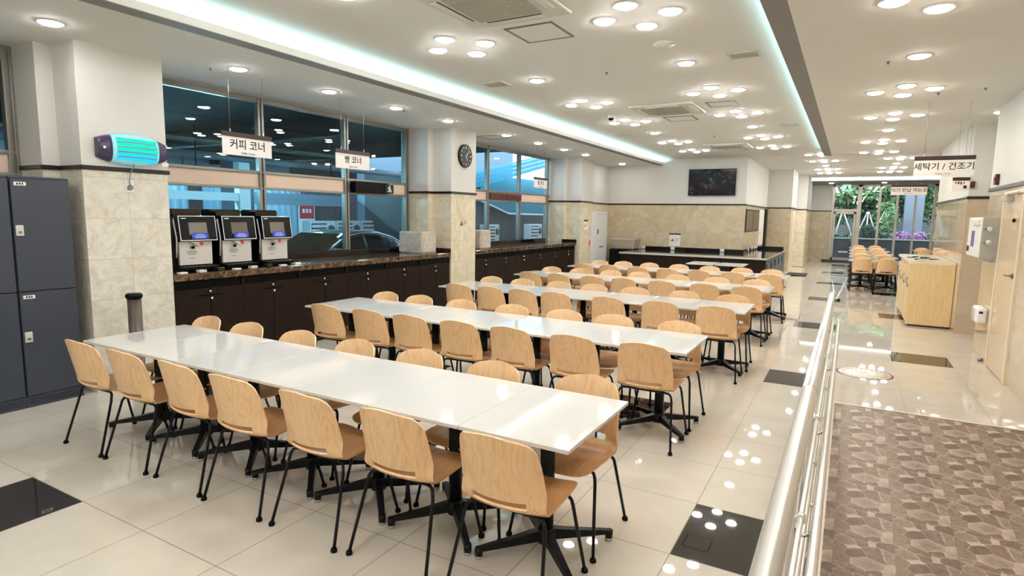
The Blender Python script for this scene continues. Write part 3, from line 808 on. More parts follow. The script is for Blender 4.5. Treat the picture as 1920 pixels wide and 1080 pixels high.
ROWS = [ # near edge y, right end x, near chair x's, far chair x's, y of near / far chairs
    (2.24, -.976, [-4.71, -4.165, -3.57, -3.03, -2.43, -1.86, -1.255], [-4.80, -4.25, -3.64, -3.06, -2.46, -1.88, -1.25], 2.305, 2.89),
    (4.37, -.983, [-4.60, -4.02, -3.50, -2.95, -2.42, -1.84, -1.27], [-4.67, -4.17, -3.59, -2.96, -2.37, -1.86, -1.26], 4.455, 5.04),
    (6.64, -.900, [-4.53, -4.02, -3.54, -3.08, -2.39, -1.79, -1.18], [-4.61, -4.07, -3.51, -2.98, -2.40, -1.75, -1.16], 6.72, 7.31),
    (8.78, -.896, [-4.55, -4.03, -3.45, -2.94, -2.36, -1.75, -1.18], [-4.64, -4.09, -3.51, -3.01, -2.37, -1.76, -1.17], 8.86, 9.45),
    (10.92, -.860, [-4.49, -3.97, -3.40, -2.84, -2.28, -1.71, -1.12], [-4.54, -4.02, -3.47, -2.88, -2.29, -1.70, -1.18], 11.0, 11.58)]
RN = ['nearest', 'second', 'third', 'fourth', 'fifth']
PL = ['at the window end', 'second from the window end', 'third from the window end', 'in the middle', 'third from the aisle end', 'second from the aisle end', 'at the aisle end']
rj = random.Random(3)
for k, (yn, xr, near, far, yc, yf) in enumerate(ROWS):
    for i in range(7):
        table(xr-TW*(6.5-i), yn+TD/2, 'white cafe table in the %s row from the front, %s' % (RN[k], PL[i]), 'tables of the %s long row' % RN[k])
    for i, x in enumerate(near):
        chair(x, yc+rj.uniform(-.012, .012), rj.uniform(-.035, .035), 'oak chair on the near side of the %s table row, %s' % (RN[k], PL[i]), 'chairs on the near side of the %s table row' % RN[k])
    for i, x in enumerate(far):
        chair(x, yf+rj.uniform(-.015, .015), PI+rj.uniform(-.04, .04), 'oak chair on the far side of the %s table row, %s' % (RN[k], PL[i]), 'chairs on the far side of the %s table row' % RN[k])
# short white table before the dark serving counter
for i in range(2): table(-2.80+i*TW*1.07, 13.62, 'empty white table before the dark serving counter, %s of the pair' % ('left' if i == 0 else 'right'), 'tables before the serving counter')
# five short rows by the far windows
for k, y in enumerate((17.08, 18.84, 20.68, 22.7, 24.9)):
    for i in range(2):
        w = ('left', 'right')[i]
        table(.33+i*TW, y+TD/2, 'small white table near the far windows, %s of the pair, %s from the front' % (w, ORD[k]), 'tables by the far windows')
        chair(.345+i*.51, y+.03, 0, 'oak chair facing the far windows, %s column, %s from the front' % (w, ORD[k]), 'chairs facing the far windows')
        chair(.345+i*.53, y+.66, PI, 'oak chair with its back to the far windows, %s column, %s' % (w, ORD[k]), 'chairs with their backs to the far windows')
for i in range(3):
    table(2.25+i*TW, 24.6, 'white table behind the birch cabinet, %s from the left' % ORD[i], 'tables behind the birch cabinet')
    chair(2.2+i*.56, 24.22, (.25, -.1, .1)[i], 'oak chair showing above the birch cabinet, %s from the left' % ORD[i], 'chairs showing above the birch cabinet')
    chair(2.25+i*.58, 24.92, PI, 'oak chair behind the birch cabinet, far side of its table, %s from left' % ORD[i], 'chairs behind the birch cabinet')

# ================================================================ WINDOW COUNTERS
def make_cabinet(w):
    r = thing('base_cabinet', '-', 'cabinet')
    b = MB(); b.box(-.39, -.03, -w/2, w/2, 0.08, .985); b.box(-.39, -.07, -w/2, w/2, 0, .08)
    b.build('carcass', 'void', r)
    for s in (-1, 1):
        y0, y1 = sorted((s*.004, s*(w/2-.012)))
        d = MB().box(-.03, -.010, y0, y1, .085, .885, bev=.003).build('door', 'walnut', r)
        MB().box(-.011, -.002, *sorted((s*.012, s*.15)), .802, .818, bev=.003).build('handle', 'void', d)
    for z in (.848, .768):
        MB().lathe([(.001, .014), (.013, .012), (.016, .003), (.016, 0)][::-1], n=14).build('lock', 'chrome', r, loc=(-.010, .010 if z < .8 else -.004, z), rot=(0, PI/2, 0))
    for s in (-1, 1):
        MB().box(-.03, -.012, *sorted((s*(w/2-.012), s*(w/2))), .085, .985).build('side_edge', 'walnut', r)
    return r
C1 = make_cabinet(.824); C2 = make_cabinet(.782)
for k in range(6):
    o = C1 if k == 0 else dup(C1); o.location = (-6.1, 3.605+.824*(k+.5), 0)
    tag(o, 'dark walnut cabinet under the coffee counter, %s from the near pillar' % ORD[k], 'cabinet', 'cabinets under the coffee counter')
for k in range(6):
    o = C2 if k == 0 else dup(C2); o.location = (-6.1, 9.36+.782*(k+.5), 0)
    tag(o, 'dark walnut cabinet under the farther window counter, %s from the clock pillar' % ORD[k], 'cabinet', 'cabinets under the farther window counter')
def worktop(name, label, y0, y1):
    r = thing(name, label, 'counter', (0, y0, 0)); L = y1-y0
    MB().box(-6.495, -6.085, 0, L, .985, 1.06, bev=.008).box(-6.93, -6.49, .14, L-.14, .985, 1.06).build('worktop', 'darkmarble', r)
    MB().box(-6.925, -6.905, .14, L-.14, 1.06, 1.15, bev=.004).build('upstand', 'granite', r)
    MB().prism([(-6.49, 1.06), (-6.085, 1.06), (-6.085, 1.115), (-6.10, 1.135), (-6.49, 1.135)], 'y', L-.03, L).build('end_upstand', 'granite', r)
worktop('window_counter', 'brown marble worktop with the coffee machines along the windows', 3.605, 8.555)
worktop('window_counter', 'brown marble worktop beyond the clock pillar', 9.36, 14.1)

def make_coffee():
    r = thing('coffee_machine', '-', 'coffee machine')
    b = MB(); b.box(-.52, -.03, -.215, .215, .03, .60, bev=.012); b.box(-.52, .03, -.215, .215, 0, .035, bev=.008)
    b.build('body', 'blackplastic', r)
    MB().prism([(-.02, .335), (.075, .335), (.035, .615), (-.06, .615)], 'y', -.215, .215).build('display_housing', 'blackplastic', r)
    fr = MB()
    for q in ((-.213, .213, .128, .136), (-.213, .213, -.137, -.128), (-.214, -.206, -.137, .136), (.206, .214, -.137, .136)): fr.box(*q, 0, .006, bev=.001)
    tt = math.atan2(.04, .28)
    fr.build('silver_edge', 'silver', r, loc=(.0545, 0, .479)).rotation_euler = Matrix(((0, math.sin(-tt), math.cos(tt)), (1, 0, 0), (0, math.cos(tt), math.sin(tt)))).to_euler()
    t = math.atan2(.04, .28)
    p = MB(); p.box(-.205, .205, -.125, .125, 0, .004, bev=.002)
    dp = p.build('display_panel', 'blackplastic', r, loc=(.058, 0, .483), rot=(0, PI/2-t, 0))
    dp.rotation_euler = Matrix(((0, math.sin(-t), math.cos(t)), (1, 0, 0), (0, math.cos(t), math.sin(t)))).to_euler()
    MB().box(-.11, .10, -.075, .06, .004, .006, bev=.0008).build('touch_screen', 'screenglass', dp)
    s = MB(); s.box(-.085, .105, -.122, -.055, .005, .0075, bev=.001)
    st = s.build('sticker', 'blue', dp)
    l = MB()
    for zz, ww in ((-.075, .055), (-.092, .085), (-.108, .07)): l.box(.01-ww/1.2, .01+ww/1.2, zz-.004, zz+.004, .0076, .008)
    l.build('sticker_lines', 'paleblue', st)
    MB().box(-.185, -.13, .1, .108, .004, .0055).build('maker_mark', 'silver', dp)
    MB().box(-.03, .004, -.19, .19, .075, .335, bev=.004).build('front_panel', 'silver', r)
    sp = MB()
    n = 18; pts = []
    for i in range(n+1):
        u = -1+2*i/n
        pts.append((u*.195, .335-.055*math.exp(-((u-.12)/.38)**2)))
    poly = [(-.195, .345)]+pts+[(.195, .345)]
    sp.prism(poly, 'x', .004, .04); sp.build('spout_cover', 'silver', r)
    MB().box(.0405, .043, .02, .06, .288, .325, bev=.001).build('red_mark', 'redpaint', r)
    q = MB(); q.cyl((.03, -.05, .255), (.03, -.05, .285), .017); q.build('spout', 'blackplastic', r)
    tx = MB()
    for zz, ww in ((.23, .05), (.217, .062), (.204, .056), (.19, .04), (.15, .03)): tx.box(.004, .0048, -.05-ww, -.05+ww, zz-.003, zz+.003)
    tx.build('small_print', 'inkgrey', r)
    MB().box(-.02, .11, -.205, .205, .03, .062, bev=.006).build('drip_tray', 'blackplastic', r)
    g = MB()
    for i in range(9): g.box(-.01, .1, -.18+i*.045-.004, -.18+i*.045+.004, .062, .066)
    g.build('drip_grid', 'steel_dark', r)
    h = MB(); h.prism([(-.15, .60), (.15, .60), (.165, .665), (.14, .69), (-.14, .69), (-.165, .665)], 'x', -.42, -.14)
    h.build('bean_hopper', 'smoke', r, loc=(0, -.0, 0))
    MB().tube([(.0, -.222, .16), (.02, -.224, .36), (-.03, -.222, .58)], .008).build('side_trim', 'silver', r)
    return r
CM = make_coffee()
for k, y in enumerate((3.985, 4.495, 5.025)):
    o = CM if k == 0 else dup(CM); o.location = (-6.29, y, 1.06)
    tag(o, ('black and silver coffee machine beside the near pillar', 'coffee machine in the middle of the three on the counter', 'coffee machine farthest from the near pillar')[k], 'coffee machine', 'coffee machines on the window counter')
# small packets on the counter before the machines
rp = random.Random(5)
for k in range(8):
    y = 3.72+k*.215
    q = MB().box(-.03, .03, -.045, .045, 0, .018+.012*(k % 3), bev=.004)
    tag(q.build('drip_cup_lid' if k % 3 else 'napkin_packet', ('white', 'silver', 'smoke')[k % 3], loc=(-6.13, y, 1.061), rot=(0, 0, rp.uniform(-.3, .3))),
        'small %s item on the counter edge before the coffee machines, %s from the near pillar' % (('white', 'silver', 'dark')[k % 3], ORD[k]), 'counter item', 'small items before the coffee machines')

def bundle(name, label, x0, x1, y0, y1, z0, h):
    r = thing(name, label, 'paper bundle', ((x0+x1)/2, (y0+y1)/2, z0)); a, c = (x1-x0)/2, (y1-y0)/2
    n = 16
    b = MB()
    for i in range(n):
        z = h*i/n; j = rp.uniform(-.006, .006)
        b.box(-a+.012+j, a-.012+j, -c+.01, c-.01, z, z+h/n*.8, bev=.003)
    b.build('paper_stack', 'paper_edge', r)
    w = MB(); w.box(-a, a, -c, c, .002, h+.008, bev=.03, seg=3)
    bmesh.ops.subdivide_edges(w.bm, edges=w.bm.edges[:], cuts=3)
    for v in w.bm.verts:
        v.co += Vector((rp.uniform(-1, 1), rp.uniform(-1, 1), rp.uniform(-.5, .5)))*.006
    w.build('plastic_wrap', WRAP, r)
def wrap_mat():
    m, nt, b = new_mat('clear wrap over stacked paper'); n = N(nt)
    P, x, y, z = n.pos()
    st = n.math('FRACT', n.math('MULTIPLY', z, 42.0))
    a = n.noise(P, 9, 4, 1.5)
    col = n.mix(n.math('MULTIPLY', n.math('LESS_THAN', st, 0.3), 0.55), n.ramp(a, [(.3, rgb(196, 184, 170)), (.7, rgb(226, 216, 204))]), rgb(150, 138, 126))
    nt.links.new(col, b.inputs['Base Color']); b.inputs['Roughness'].default_value = .2
    return m
WRAP = wrap_mat()
bundle('wrapped_paper_stack', 'plastic wrapped stack of paper trays on the counter before the clock pillar', -6.80, -6.30, 8.0, 8.42, 1.06, .36)
bundle('wrapped_paper_stack', 'plastic wrapped stack of paper trays on the counter just past the clock pillar', -6.75, -6.32, 9.88, 10.28, 1.06, .36)

# ================================================================ LOCKERS, POST, PILLAR FITTINGS
def make_locker():
    r = thing('locker', '-', 'locker')
    b = MB(); b.box(-.38, -.02, -.22, .22, .1, 2.0, bev=.004); b.box(-.38, -.015, -.22, .22, 0, .1)
    b.build('carcass', 'locker', r)
    MB().box(-.021, -.018, -.218, .218, .1, 1.985).build('door_gap', 'locker_gap', r)
    for z0, z1 in ((.106, 1.012), (1.022, 1.975)):
        d = MB().box(-.018, 0, -.214, .214, z0, z1, bev=.003).build('door', 'locker', r)
        t = MB().box(0, .002, -.19, -.105, z1-.055, z1-.025).build('number_tag', 'white', d)
        m = MB()
        for i in range(3): m.box(.002, .0026, -.172+i*.018, -.16+i*.018, z1-.048, z1-.032)
        m.build('tag_print', 'ink', t)
        zl = z0+.52
        l = MB().box(0, .016, -.205, -.15, zl-.045, zl+.045, bev=.004).build('lock', 'silver', d)
        MB().cyl((.016, -.178, zl-.015), (.024, -.178, zl-.015), .012).build('lock_knob', 'steel_dark', l)
    v = MB()
    for z in (.03, .05, .07): v.box(-.016, -.012, -.2, .2, z-.003, z+.003)
    v.build('plinth_line', 'locker_gap', r)
    return r
LK = make_locker()
for k, y in enumerate((2.49, 2.045)):
    o = LK if k == 0 else dup(LK); o.location = (-6.1, y, 0)
    tag(o, ('slate grey two door locker standing next to the near pillar', 'slate grey two door locker cut by the left picture edge')[k], 'locker', 'grey lockers')
ps = thing('bronze_post_bin', 'slim bronze post with black cap before the near pillar', 'post bin', (-5.72, 3.0, 0))
MB().lathe([(.062, 0), (.064, .01), (.058, .02), (.058, .91)], n=28).build('post_body', 'bronze', ps)
MB().lathe([(.06, .91), (.07, .93), (.071, .95), (.06, .965), (.001, .967)], n=28).build('cap', 'blackplastic', ps)

lp = thing('insect_lamp', 'glowing turquoise insect lamp with purple ends on the near pillar', 'insect lamp', (-6.1, 3.25, 2.30))
def bulge(y0, y1, h0, h1, d0, d1, n=14):
    """slab standing off the pillar, taller and deeper in the middle"""
    b = MB(); rings = []
    for i in range(n+1):
        t = i/n; y = y0+(y1-y0)*t
        k = 1-((y)/.33)**2
        h = h0+(h1-h0)*k; d = d0+(d1-d0)*k
        ring = []
        for a in range(9):
            ang = -PI/2+PI*a/8
            ring.append(b.bm.verts.new((max(0.004, d*math.cos(ang)**.6 if math.cos(ang) > 1e-6 else 0.004), y, h*math.sin(ang))))
        rings.append(ring)
    for A, B in zip(rings, rings[1:]):
        for k in range(8):
            f = b.bm.faces.new((A[k], A[k+1], B[k+1], B[k])); f.smooth = True
        b.bm.faces.new((A[0], B[0], B[8], A[8]))
    b.bm.faces.new(rings[0]); b.bm.faces.new(rings[-1][::-1])
    return b
bulge(-.315, -.2, .08, .155, .07, .10, 4).build('end_cap', 'purple', lp)
bulge(.225, .315, .08, .155, .07, .10, 4).build('end_cap', 'purple', lp)
def lamp_face_mat():
    m, nt, b = new_mat('teal lamp cover'); n = N(nt)
    b.inputs['Base Color'].default_value = rgb(160, 212, 222); b.inputs['Roughness'].default_value = .15
    b.inputs['Emission Color'].default_value = (0.10, 0.40, 0.52, 1); b.inputs['Emission Strength'].default_value = .45
    return m
M['lampface'] = lamp_face_mat()
bulge(-.2, .225, .09, .15, .075, .115, 10).build('cover', 'lampface', lp)
for k, z in enumerate((.085, .04, -.005, -.05, -.09)):
    MB().tube([(.112-abs(z)*.35, -.17, z+.004), (.126-abs(z)*.35, -.06, z), (.128-abs(z)*.35, .06, z-.002), (.114-abs(z)*.35, .195, z-.004)], .016).build('glowing_tube', 'uvtube' if k < 3 else 'uvtube2', lp)
for k, z in enumerate((.065, .018, -.028, -.072)):
    MB().tube([(.120-abs(z)*.35, -.17, z), (.140-abs(z)*.35, 0, z-.002), (.120-abs(z)*.35, .195, z-.004)], .0032).build('guard_wire', 'grey', lp)
MB().box(.09, .094, .25, .31, -.135, -.1).build('white_label', 'white', lp)
MB().lathe([(.012, 0), (.012, .006)], n=12).build('white_stud', 'white', lp, loc=(.085, -.27, .0), rot=(0, PI/2, 0))
so = thing('wall_socket', 'ivory wall socket below the turquoise lamp on the near pillar', 'socket', (-6.1, 3.22, 1.955))
MB().box(0, .01, -.04, .04, -.06, .06, bev=.003).build('socket_plate', 'white', so)
MB().cyl((.01, 0, -.012), (.03, 0, -.012), .024, n=18).build('plug', 'grey', so)
tag(MB().tube([(-6.03, 3.24, 2.165), (-6.03, 3.235, 2.14), (-6.055, 3.215, 2.08), (-6.065, 3.205, 2.0), (-6.068, 3.218, 1.955)], .005).build('lamp_cord', 'grey'), 'thin grey cord from the turquoise lamp to its socket', 'cord')
ck = thing('wall_clock', 'round black wall clock with white hands on the middle pillar', 'clock', (-6.1, 8.975, 2.77), PI/2)
# local frame: x to the viewer's right along the pillar, y away from the viewer
MB().cyl((0, -.035, 0), (0, 0, 0), .205, n=48).build('clock_body', 'blackplastic', ck)
MB().cyl((0, -.04, 0), (0, -.034, 0), .19, n=48).build('dial', 'ink', ck)
m = MB()
for i in range(12):
    a = i*PI/6; L = .035 if i % 3 == 0 else .022
    R0 = .165; w = .009 if i % 3 == 0 else .006
    c, s = math.sin(a), math.cos(a)
    q = [(c*(R0-L)+s*w, s*(R0-L)-c*w), (c*R0+s*w, s*R0-c*w), (c*R0-s*w, s*R0+c*w), (c*(R0-L)-s*w, s*(R0-L)+c*w)]
    m.prism(q, 'y', -.042, -.040)
m.build('hour_marks', 'white', ck)
for L, a, w in ((.095, 2.75, .010), (.14, .78, .007)):
    c, s = math.sin(a), math.cos(a)
    MB().prism([(-c*.02+s*w, -s*.02-c*w), (c*L+s*w*.5, s*L-c*w*.5), (c*L-s*w*.5, s*L+c*w*.5), (-c*.02-s*w, -s*.02+c*w)], 'y', -.046, -.043).build('clock_hand', 'white', ck)
def warning_sign(name, label, loc, rz, w, h, header):
    r = thing(name, label, 'sign', loc, rz)
    if header: MB().box(-w/2, w/2, -.006, 0, -h/2, h/2, bev=.001).build('board', 'paper', r)
    if header: MB().box(-w/2, w/2, -.008, 0, h/2-.035, h/2+.005).build('header', 'brown', r)
    t = MB(); t.prism([(-w*.36, -.045), (-w*.04, -.045), (-w*.2, .04)], 'y', -.0075, -.006); t.build('warning_triangle', 'inkgrey', r)
    l = MB()
    for i in range(3): l.box(w*.03, w*.4-.03*(i == 2), -.007, -.006, .03-i*.026, .038-i*.026)
    l.build('small_print', 'inkgrey', r)
    return r
warning_sign('warning_sign', 'small warning notice with triangle on the middle pillar below the clock', (-6.1, 8.95, 1.58), PI/2, .3, .2, False)
warning_sign('warning_sign', 'warning notice with dark header on the tiled wall under the television', (-4.36, 17.2, 1.1), 0, .32, .36, True)
warning_sign('warning_sign', 'small notice on the far pillar beside the white fridge', (-6.1, 14.72, 1.5), PI/2, .26, .26, True)
tag(MB().box(-6.1, -6.092, 14.98, 15.06, .95, 1.08, bev=.002).build('red_sticker', 'redpaint'), 'small red sticker low on the far pillar beside the fridge', 'sticker')

# ================================================================ HANGING SIGNS
def hang_sign(label, loc, rz, w, h, ztop, txt, sub, tsize, m='paper', hdr='brown'):
    r = thing('hanging_sign', label, 'sign', loc, rz, 'hanging signs')
    MB().box(-w/2, w/2, -.006, .006, -h, -.045, bev=.001).build('board', m, r)
    MB().box(-w/2-.004, w/2+.004, -.012, .012, -.05, 0, bev=.002).build('header', hdr, r)
    for s in (-1, 1):
        MB().cyl((s*w*.34, 0, 0), (s*w*.34, 0, ztop-loc[2]), .0018, n=6).build('hanging_wire', 'steel_dark', r)
        MB().cyl((s*w*.34, 0, 0), (s*w*.34, 0, .03), .005, n=8).build('wire_clip', 'white', r)
    if txt: text_mesh(txt, tsize, 'main_lettering', 'ink', r, (0, -.0068, -.045-(h-.045)*.44), (PI/2, 0, 0))
    if sub: text_mesh(sub, tsize*.26, 'small_lettering', 'inkgrey', r, (.0, -.0068, -h+.028), (PI/2, 0, 0))
    return r
hang_sign('white hanging sign lettered in Korean over the coffee machines', (-5.9, 4.40, 2.585), PI/2, .62, .245, Z1, '커피 코너', 'Coffee Corner', .115)
hang_sign('white hanging sign with three Korean letters over the counter by the black reflection box', (-5.9, 6.015, 2.565), PI/2, .62, .245, Z1, '빵 코너', 'Bread Corner', .105)
hang_sign('white hanging sign far along the windows past the clock pillar', (-5.9, 11.62, 2.55), PI/2, .62, .225, Z1, '물 코너', 'Water Corner', .10)
hang_sign('large white hanging sign lettered in Korean with a slash, near the right wall', (.965, 9.2, 2.553), 0, .62, .245, Z1, '세탁기 / 건조기', 'Washer / Dryer', .099, 'paper')
hang_sign('hanging sign with Korean lettering before the far windows', (1.0, 14.7, 2.485), 0, .62, .215, Z1, '식기 반납 하는곳', 'Tableware Return', .088, 'paper_r')
hs = hang_sign('small hanging picture sign beside the right pillar', (1.385, 11.0, 2.395), 0, .205, .205, Z1, '', '', .05, 'paper_r')
b = MB()
for x, w in ((-.06, .014), (-.03, .022), (0, .018), (.035, .012)): b.box(x-w/2, x+w/2, -.0075, -.006, -.105+abs(x)*.2, -.065)
b.build('red_picture', 'maroon', hs)
MB().box(.03, .07, -.0075, -.006, -.165, -.12).build('black_mark', 'ink', hs)
# ================================================================ BACK WALL: TELEVISION, SERVING COUNTER, FRIDGE
tv = thing('television', 'black wall mounted television with a dark picture', 'television', (-3.40, 17.178, 2.72))
MB().box(-.63, .63, -.07, -.015, -.36, .36, bev=.008).build('housing', 'blackplastic', tv)
MB().box(-.612, .612, -.073, -.069, -.342, .345).build('screen', 'tv', tv)
MB().box(-.2, .2, -.02, 0, -.15, .15).build('wall_bracket', 'black', tv)

sc = thing('serving_counter', 'long dark serving counter with pale top edge below the television', 'counter', (0, 0, 0))
b = MB(); b.box(-5.30, -1.69, 15.28, 17.19, .02, .765); b.box(-2.49, -1.69, 17.19, 20.0, .02, .765)
b.build('counter_body', 'walnut', sc)
b = MB(); b.box(-5.32, -1.66, 15.24, 17.19, .765, .80, bev=.004); b.box(-2.49, -1.66, 17.19, 20.0, .765, .80, bev=.004)
b.build('countertop', 'granite', sc)
b = MB(); b.box(-5.33, -1.645, 15.225, 15.243, .758, .803, bev=.003); b.box(-1.662, -1.645, 15.225, 20.02, .758, .803, bev=.003)
b.build('pale_edge', 'granite_edge', sc)
b = MB(); b.box(-5.3, -2.49, 17.17, 17.19, .80, .89, bev=.003); b.box(-2.49, -2.47, 17.19, 20.0, .80, .89, bev=.003); b.box(-2.47, -1.72, 19.97, 20.0, .80, .89, bev=.004)
b.build('upstand', 'granite', sc)
for k in range(5):
    y0 = 15.34+k*.93
    d = MB().box(-1.692, -1.675, y0, y0+.9, .08, .74, bev=.003).build('side_door', 'dullsheet', sc)
    MB().box(-1.676, -1.66, y0+.04, y0+.06, .5, .66).build('handle', 'void', d)
for k in range(4):
    x0 = -5.26+k*.89
    MB().box(x0, x0+.87, 15.266, 15.282, .08, .74, bev=.003).build('front_door', 'walnut', sc)
def outlet(label, loc, rz, round_=False):
    r = thing('outlet', label, 'outlet', loc, rz)
    if round_: MB().lathe([(.055, 0), (.055, .012), (.045, .02), (.001, .02)], n=18).build('outlet_plate', 'white', r, rot=(PI/2, 0, 0))
    else: MB().box(-.055, .055, -.012, 0, -.04, .04, bev=.004).build('outlet_plate', 'white', r)
    m = MB()
    for s in (-1, 1): m.cyl((s*.018, -.021 if round_ else -.0125, 0), (s*.018, -.0, 0), .006, n=8)
    m.build('socket_holes', 'grey', r)
for k, x in enumerate((-5.26, -4.40, -3.03)): outlet('white outlet on the serving counter upstand, %s from the fridge' % ORD[k], (x, 17.168, .85), 0)
for k, y in enumerate((18.0, 18.7, 19.3, 19.75)): outlet('round white outlet along the side of the serving counter, %s from the corner' % ORD[k], (-2.468, y, .86), PI/2, True)
cv = thing('covered_appliance', 'appliance under a beige cloth beside the white fridge', 'covered appliance', (-5.7, 16.75, 0))
MB().box(-.34, .34, -.34, .4, 0, .80, bev=.01).build('black_stand', 'blackplastic', cv)
b = MB(); b.box(-.33, .36, -.3, .36, .80, 1.13, bev=.05, seg=3)
bmesh.ops.subdivide_edges(b.bm, edges=b.bm.edges[:], cuts=2)
for v in b.bm.verts:
    if v.co.z < 1.1: v.co.x += .018*math.sin(v.co.y*30+v.co.z*9); v.co.y += .018*math.sin(v.co.x*34+v.co.z*7)
b.build('beige_cloth', 'paper_edge', cv)
fr = thing('refrigerator', 'tall white fridge standing past the far pillar', 'refrigerator', (-6.1, 15.72, 0))
MB().box(-.30, -.03, -.60, .60, .05, 1.87, bev=.01).build('cabinet', 'fridge', fr)
MB().box(-.30, -.05, -.58, .58, 0, .06).build('plinth', 'grey', fr)
d = MB().box(-.028, 0, -.60, -.20, .07, 1.86, bev=.008).build('door', 'fridge', fr)
d = MB().box(-.028, 0, -.19, .60, .07, 1.80, bev=.008).build('door', 'fridge', fr)
MB().box(0, .03, -.17, -.13, 1.24, 1.38, bev=.005).build('handle', 'steel_dark', d)
MB().box(0, .004, .02, .32, .86, .9).build('door_notice', 'grey', d)
MB().box(-.03, .004, -.19, .6, 1.805, 1.86, bev=.004).build('top_panel', 'fridge', fr)
tag(MB().box(-.28, .28, -.5, .5, 0, .025, bev=.008).build('floor_mat', 'matfloor', loc=(-1.35, 20.7, 0)), 'small black mat on the floor at the end of the serving counter', 'mat')
tag(MB().box(-.75, .65, -.55, .25, 0, .05, bev=.01).build('door_mat', 'matfloor', loc=(-.2, 28.55, 0)), 'dark mat at the foot of the glass door', 'mat')
al = thing('fire_alarm_box', 'small dark red alarm box above the moulding of the right wall', 'alarm', (1.58, 9.55, 2.275), 0)
MB().box(-.045, 0, -.055, .055, -.065, .065, bev=.006).build('box', 'maroon', al)
MB().box(-.05, -.044, -.03, .03, -.02, .03, bev=.002).build('cover', 'brown', al)
al = thing('fire_alarm_box', 'small dark red alarm box on the corner of the right pillar', 'alarm', (1.575, 11.4, 2.305), 0)
MB().box(-.03, .03, -.04, 0, -.05, .05, bev=.006).build('box', 'maroon', al)
MB().box(-.018, .018, -.044, -.039, -.02, .03, bev=.002).build('cover', 'brown', al)
b = MB(); b.box(-.008, .0, -.02, .02, -.05, .05, bev=.002)
tag(b.build('wall_switch', 'offwhite', loc=(1.572, 8.32, 1.70)), 'ivory door switch plate on the right wall above the door handle', 'switch')
tag(MB().lathe([(.02, 0), (.022, .02), (.001, .024)], n=16).build('door_sensor', 'blackplastic', loc=(1.56, 8.34, 1.765), rot=(0, -PI/2, 0)), 'small black round sensor on the right wall above the switch plate', 'sensor')

# wall cabinet for cups and the dispenser below it
wc = thing('wall_cabinet', 'grey wall box with two round knobs and a violet display on the right wall', 'wall cabinet', (1.58, 9.05, 1.30))
MB().box(-.185, 0, 0, .92, 0, .50, bev=.008).build('housing', 'boxgrey', wc)
MB().box(-.192, -.184, .02, .90, .01, .49, bev=.004).build('front_panel', 'white', wc)
MB().box(-.196, -.191, .42, .62, .13, .33, bev=.002).build('display', 'violet', wc)
MB().box(-.215, -.19, .14, .5, .40, .475, bev=.008).build('cup_outlet', 'offwhite', wc)
MB().box(-.2, -.19, .74, .86, .06, .13, bev=.003).build('black_switch', 'blackplastic', wc)
for z in (.36, .20):
    k = MB(); k.tube([(-.165, 0, z), (-.165, -.018, z), (-.15, -.03, z)], .008)
    kn = k.build('latch', 'steel_dark', wc)
    MB().lathe([(.028, 0), (.03, .006), (.022, .012), (.001, .013)], n=20).build('latch_knob', 'silver', kn, loc=(-.115, -.028, z), rot=(PI/2, 0, 0))
ds = thing('paper_dispenser', 'small white rounded dispenser low on the right wall', 'dispenser', (1.58, 9.46, .57))
MB().box(-.11, 0, -.19, .19, -.10, .10, bev=.03, seg=4).build('case', 'white', ds)
MB().box(-.113, -.105, -.02, .15, -.08, .07, bev=.004).build('steel_front', 'steel', ds)
MB().box(-.09, -.05, -.192, -.188, .03, .06, bev=.002).build('key_slot', 'ink', ds)

# ================================================================ BIRCH CABINET
bc = thing('return_cabinet', 'birch cabinet with cream top standing by the right pillar', 'cabinet', (0, 0, 0))
MB().box(.92, 1.535, 11.77, 11.80, .03, 1.045, bev=.003).build('end_panel', 'birch', bc)
MB().box(.95, 1.53, 11.8, 14.2, .06, 1.03).build('carcass', 'birch', bc)
b = MB(); b.box(.96, 1.53, 11.82, 14.2, 0, .06); b.build('plinth', 'brown', bc)
for k in range(3):
    y0 = 11.83+k*.8
    d = MB().box(.925, .95, y0, y0+.78, .07, .93, bev=.003).build('door', 'birch', bc)
    MB().tube([(.925, y0+.08 if k else y0+.1, .70), (.895, y0+.1, .70), (.895, y0+.1, .80), (.925, y0+.1, .80)], .007).build('handle', 'steel_dark', d)
    MB().box(.915, .93, y0+.08, y0+.12, .64, .68, bev=.002).build('lock', 'blackplastic', d)
pts = [(1.535, 11.77), (1.535, 14.32), (1.05, 14.32)]
for i in range(7):
    a = i/6*PI/2; pts.append((1.05-.15*math.sin(a), 14.17+.15*math.cos(a)))
pts += [(.90, 11.78), (.915, 11.77)]
MB().prism(pts, 'z', 1.045, 1.08).build('cabinet_top', 'birch_top', bc)
for k, (x, y, rz) in enumerate(((1.0, 12.95, .3), (1.10, 13.25, .9), (1.18, 12.75, .5), (1.06, 12.45, 1.2), (1.22, 13.1, -.4), (1.30, 12.6, .1))):
    t = MB(); t.box(-.055, .055, -.018, .018, 0, .012, bev=.004); t.box(.05, .095, -.009, .009, .002, .010, bev=.003)
    tag(t.build('tongs_rest', 'blackplastic', loc=(x, y, 1.081), rot=(0, 0, rz)), 'small dark utensil lying on the birch cabinet top, %s in the scatter' % ORD[k], 'utensil', 'utensils on the birch cabinet')

